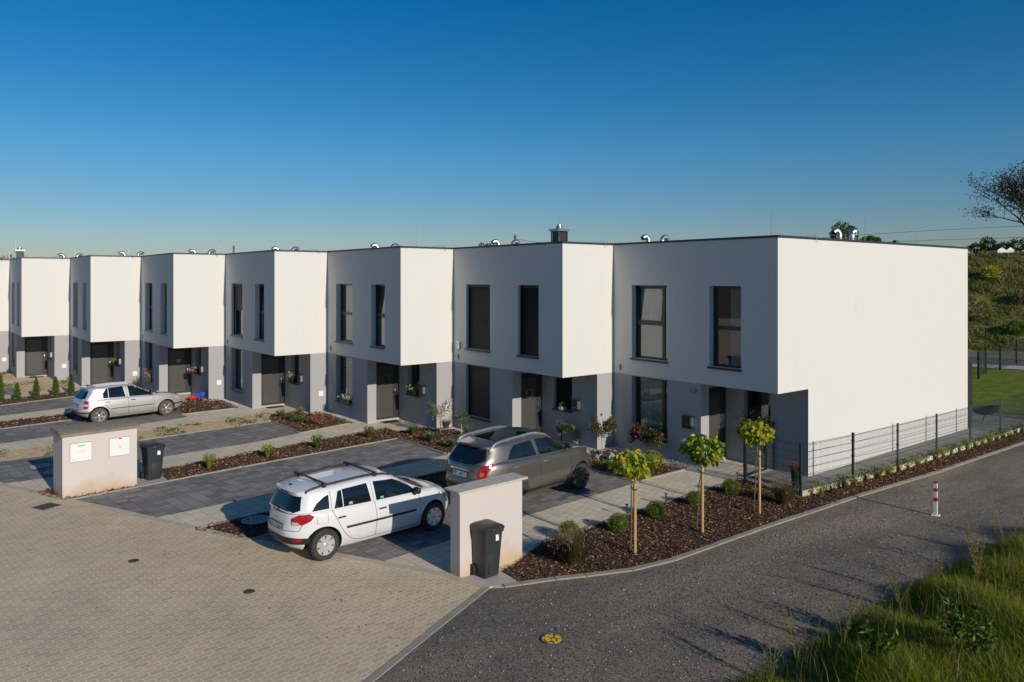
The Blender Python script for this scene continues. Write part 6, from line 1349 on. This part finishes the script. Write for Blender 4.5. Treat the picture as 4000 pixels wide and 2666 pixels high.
for i, (x, y, h_) in enumerate(((16, 24, 7.5), (21, 31, 9.0), (18.5, 14.5, 6))):
    tree(['broad tree right of the back lawn, outside the photo', 'tall tree far right of the back lawn, outside the photo', 'small tree right of the gravel road, outside the photo'][i], x, y, h_, 3, L['green'], 320+i, 5000, .3, trunk_r=.2, group='trees that shade the lawn')
for i, (px, lb) in enumerate(((2013, 'wooden mast above the roofs in the middle'), (913, 'wooden mast above the roofs, farther left'))):
    D_ = 62 if i == 0 else 78; x, y = at(px, D_); z0 = terrain_z(x*EV[0]+y*EV[1], x*NV[0]+y*NV[1]); top = 5.4954+(1091.26-(918, 960)[i])*D_/2940.16
    T = thing('wooden_mast', lb, 'mast', (x, y, z0), 0, 'wooden masts'); b = MB(); b.tube([(0, 0, -.2), (0, 0, top-z0)], [.14, .11], 10); b.box((-.16, -.05, top-z0-.25), (.16, .05, top-z0-.15)); b.build('pole', M['pole'], T)
def wire(label, pts):
    b = MB(); P = []
    for (px, py, D_) in pts: x, y = at(px, D_); P.append((x, y, 5.4954+(1091.26-py)*D_/2940.16))
    b.tube(P, .020, 5); o = b.build('overhead_wire', M['wire'], None); tag(o, label, 'wire', 'overhead railway wires')
wire('upper overhead railway wire right of the roof ducts', [(3100, 938, 100), (3386, 917, 92), (3640, 901, 86), (3900, 888, 81), (4200, 873, 75)])
wire('lower overhead railway wire right of the roof ducts', [(3250, 958, 96), (3470, 946, 92), (3640, 939, 88), (3930, 930, 82), (4200, 922, 76)])
wire('thin overhead wire from the mast behind the chimney', [(2013, 935, 62), (2100, 948, 64), (2400, 951, 70), (2640, 950, 76)])
for i, (px, w_, lb) in enumerate(((3897, 5, 'tiny white far house on the horizon, left one'), (3930, 4.5, 'tiny far house with a red roof on the horizon'))):
    D_ = 420; x, y = at(px, D_); z0 = terrain_z(x*EV[0]+y*EV[1], x*NV[0]+y*NV[1]); T = thing('far_house', lb, 'house', (x, y, z0), R(51), 'far houses on the horizon'); b = MB(); b.box((-w_/2, -4, -1), (w_/2, 4, 1.5)); b.add([(-w_/2, -4, 1.5), (w_/2, -4, 1.5), (0, -4, 3)], [(0, 1, 2)]); b.build('wall', M['wallwhite'], T)
    b = MB(); b.add([(-w_/2-.3, -4.4, 1.4), (0, -4.4, 3.2), (0, 4.4, 3.2), (-w_/2-.3, 4.4, 1.4), (w_/2+.3, -4.4, 1.4), (w_/2+.3, 4.4, 1.4)], [(0, 1, 2, 3), (1, 4, 5, 2)]); b.build('roof', M['tile'], T)
for i, (px, h_, r_) in enumerate(((3818, 6, 7), (3862, 9, 6), (3918, 6, 6), (3975, 8, 7))):
    D_ = 430; x, y = at(px, D_); z0 = terrain_z(x*EV[0]+y*EV[1], x*NV[0]+y*NV[1]); T = thing('far_tree', ['far dark treetop on the horizon nearest the white wall', 'far dark tree on the horizon left of the tiny white house', 'far tree on the horizon between the two tiny houses', 'far tree on the horizon behind the autumn tree'][i], 'tree', (x, y, z0), 0, 'far trees on the horizon'); rg = np.random.default_rng(340+i); P, d = crown_pts(500, r_*.8, h_*.5, rg, .2, 5); P[:, 2] += h_*.5; leaves('crown', P, d, 1.3, .9, [L['green'][2], L['cyp'][2]], rg, T, fold=False)
    b = MB(); b.tube([(0, 0, -1), (0, 0, h_*.6)], .3, 6); b.build('trunk', M['bark'], T)
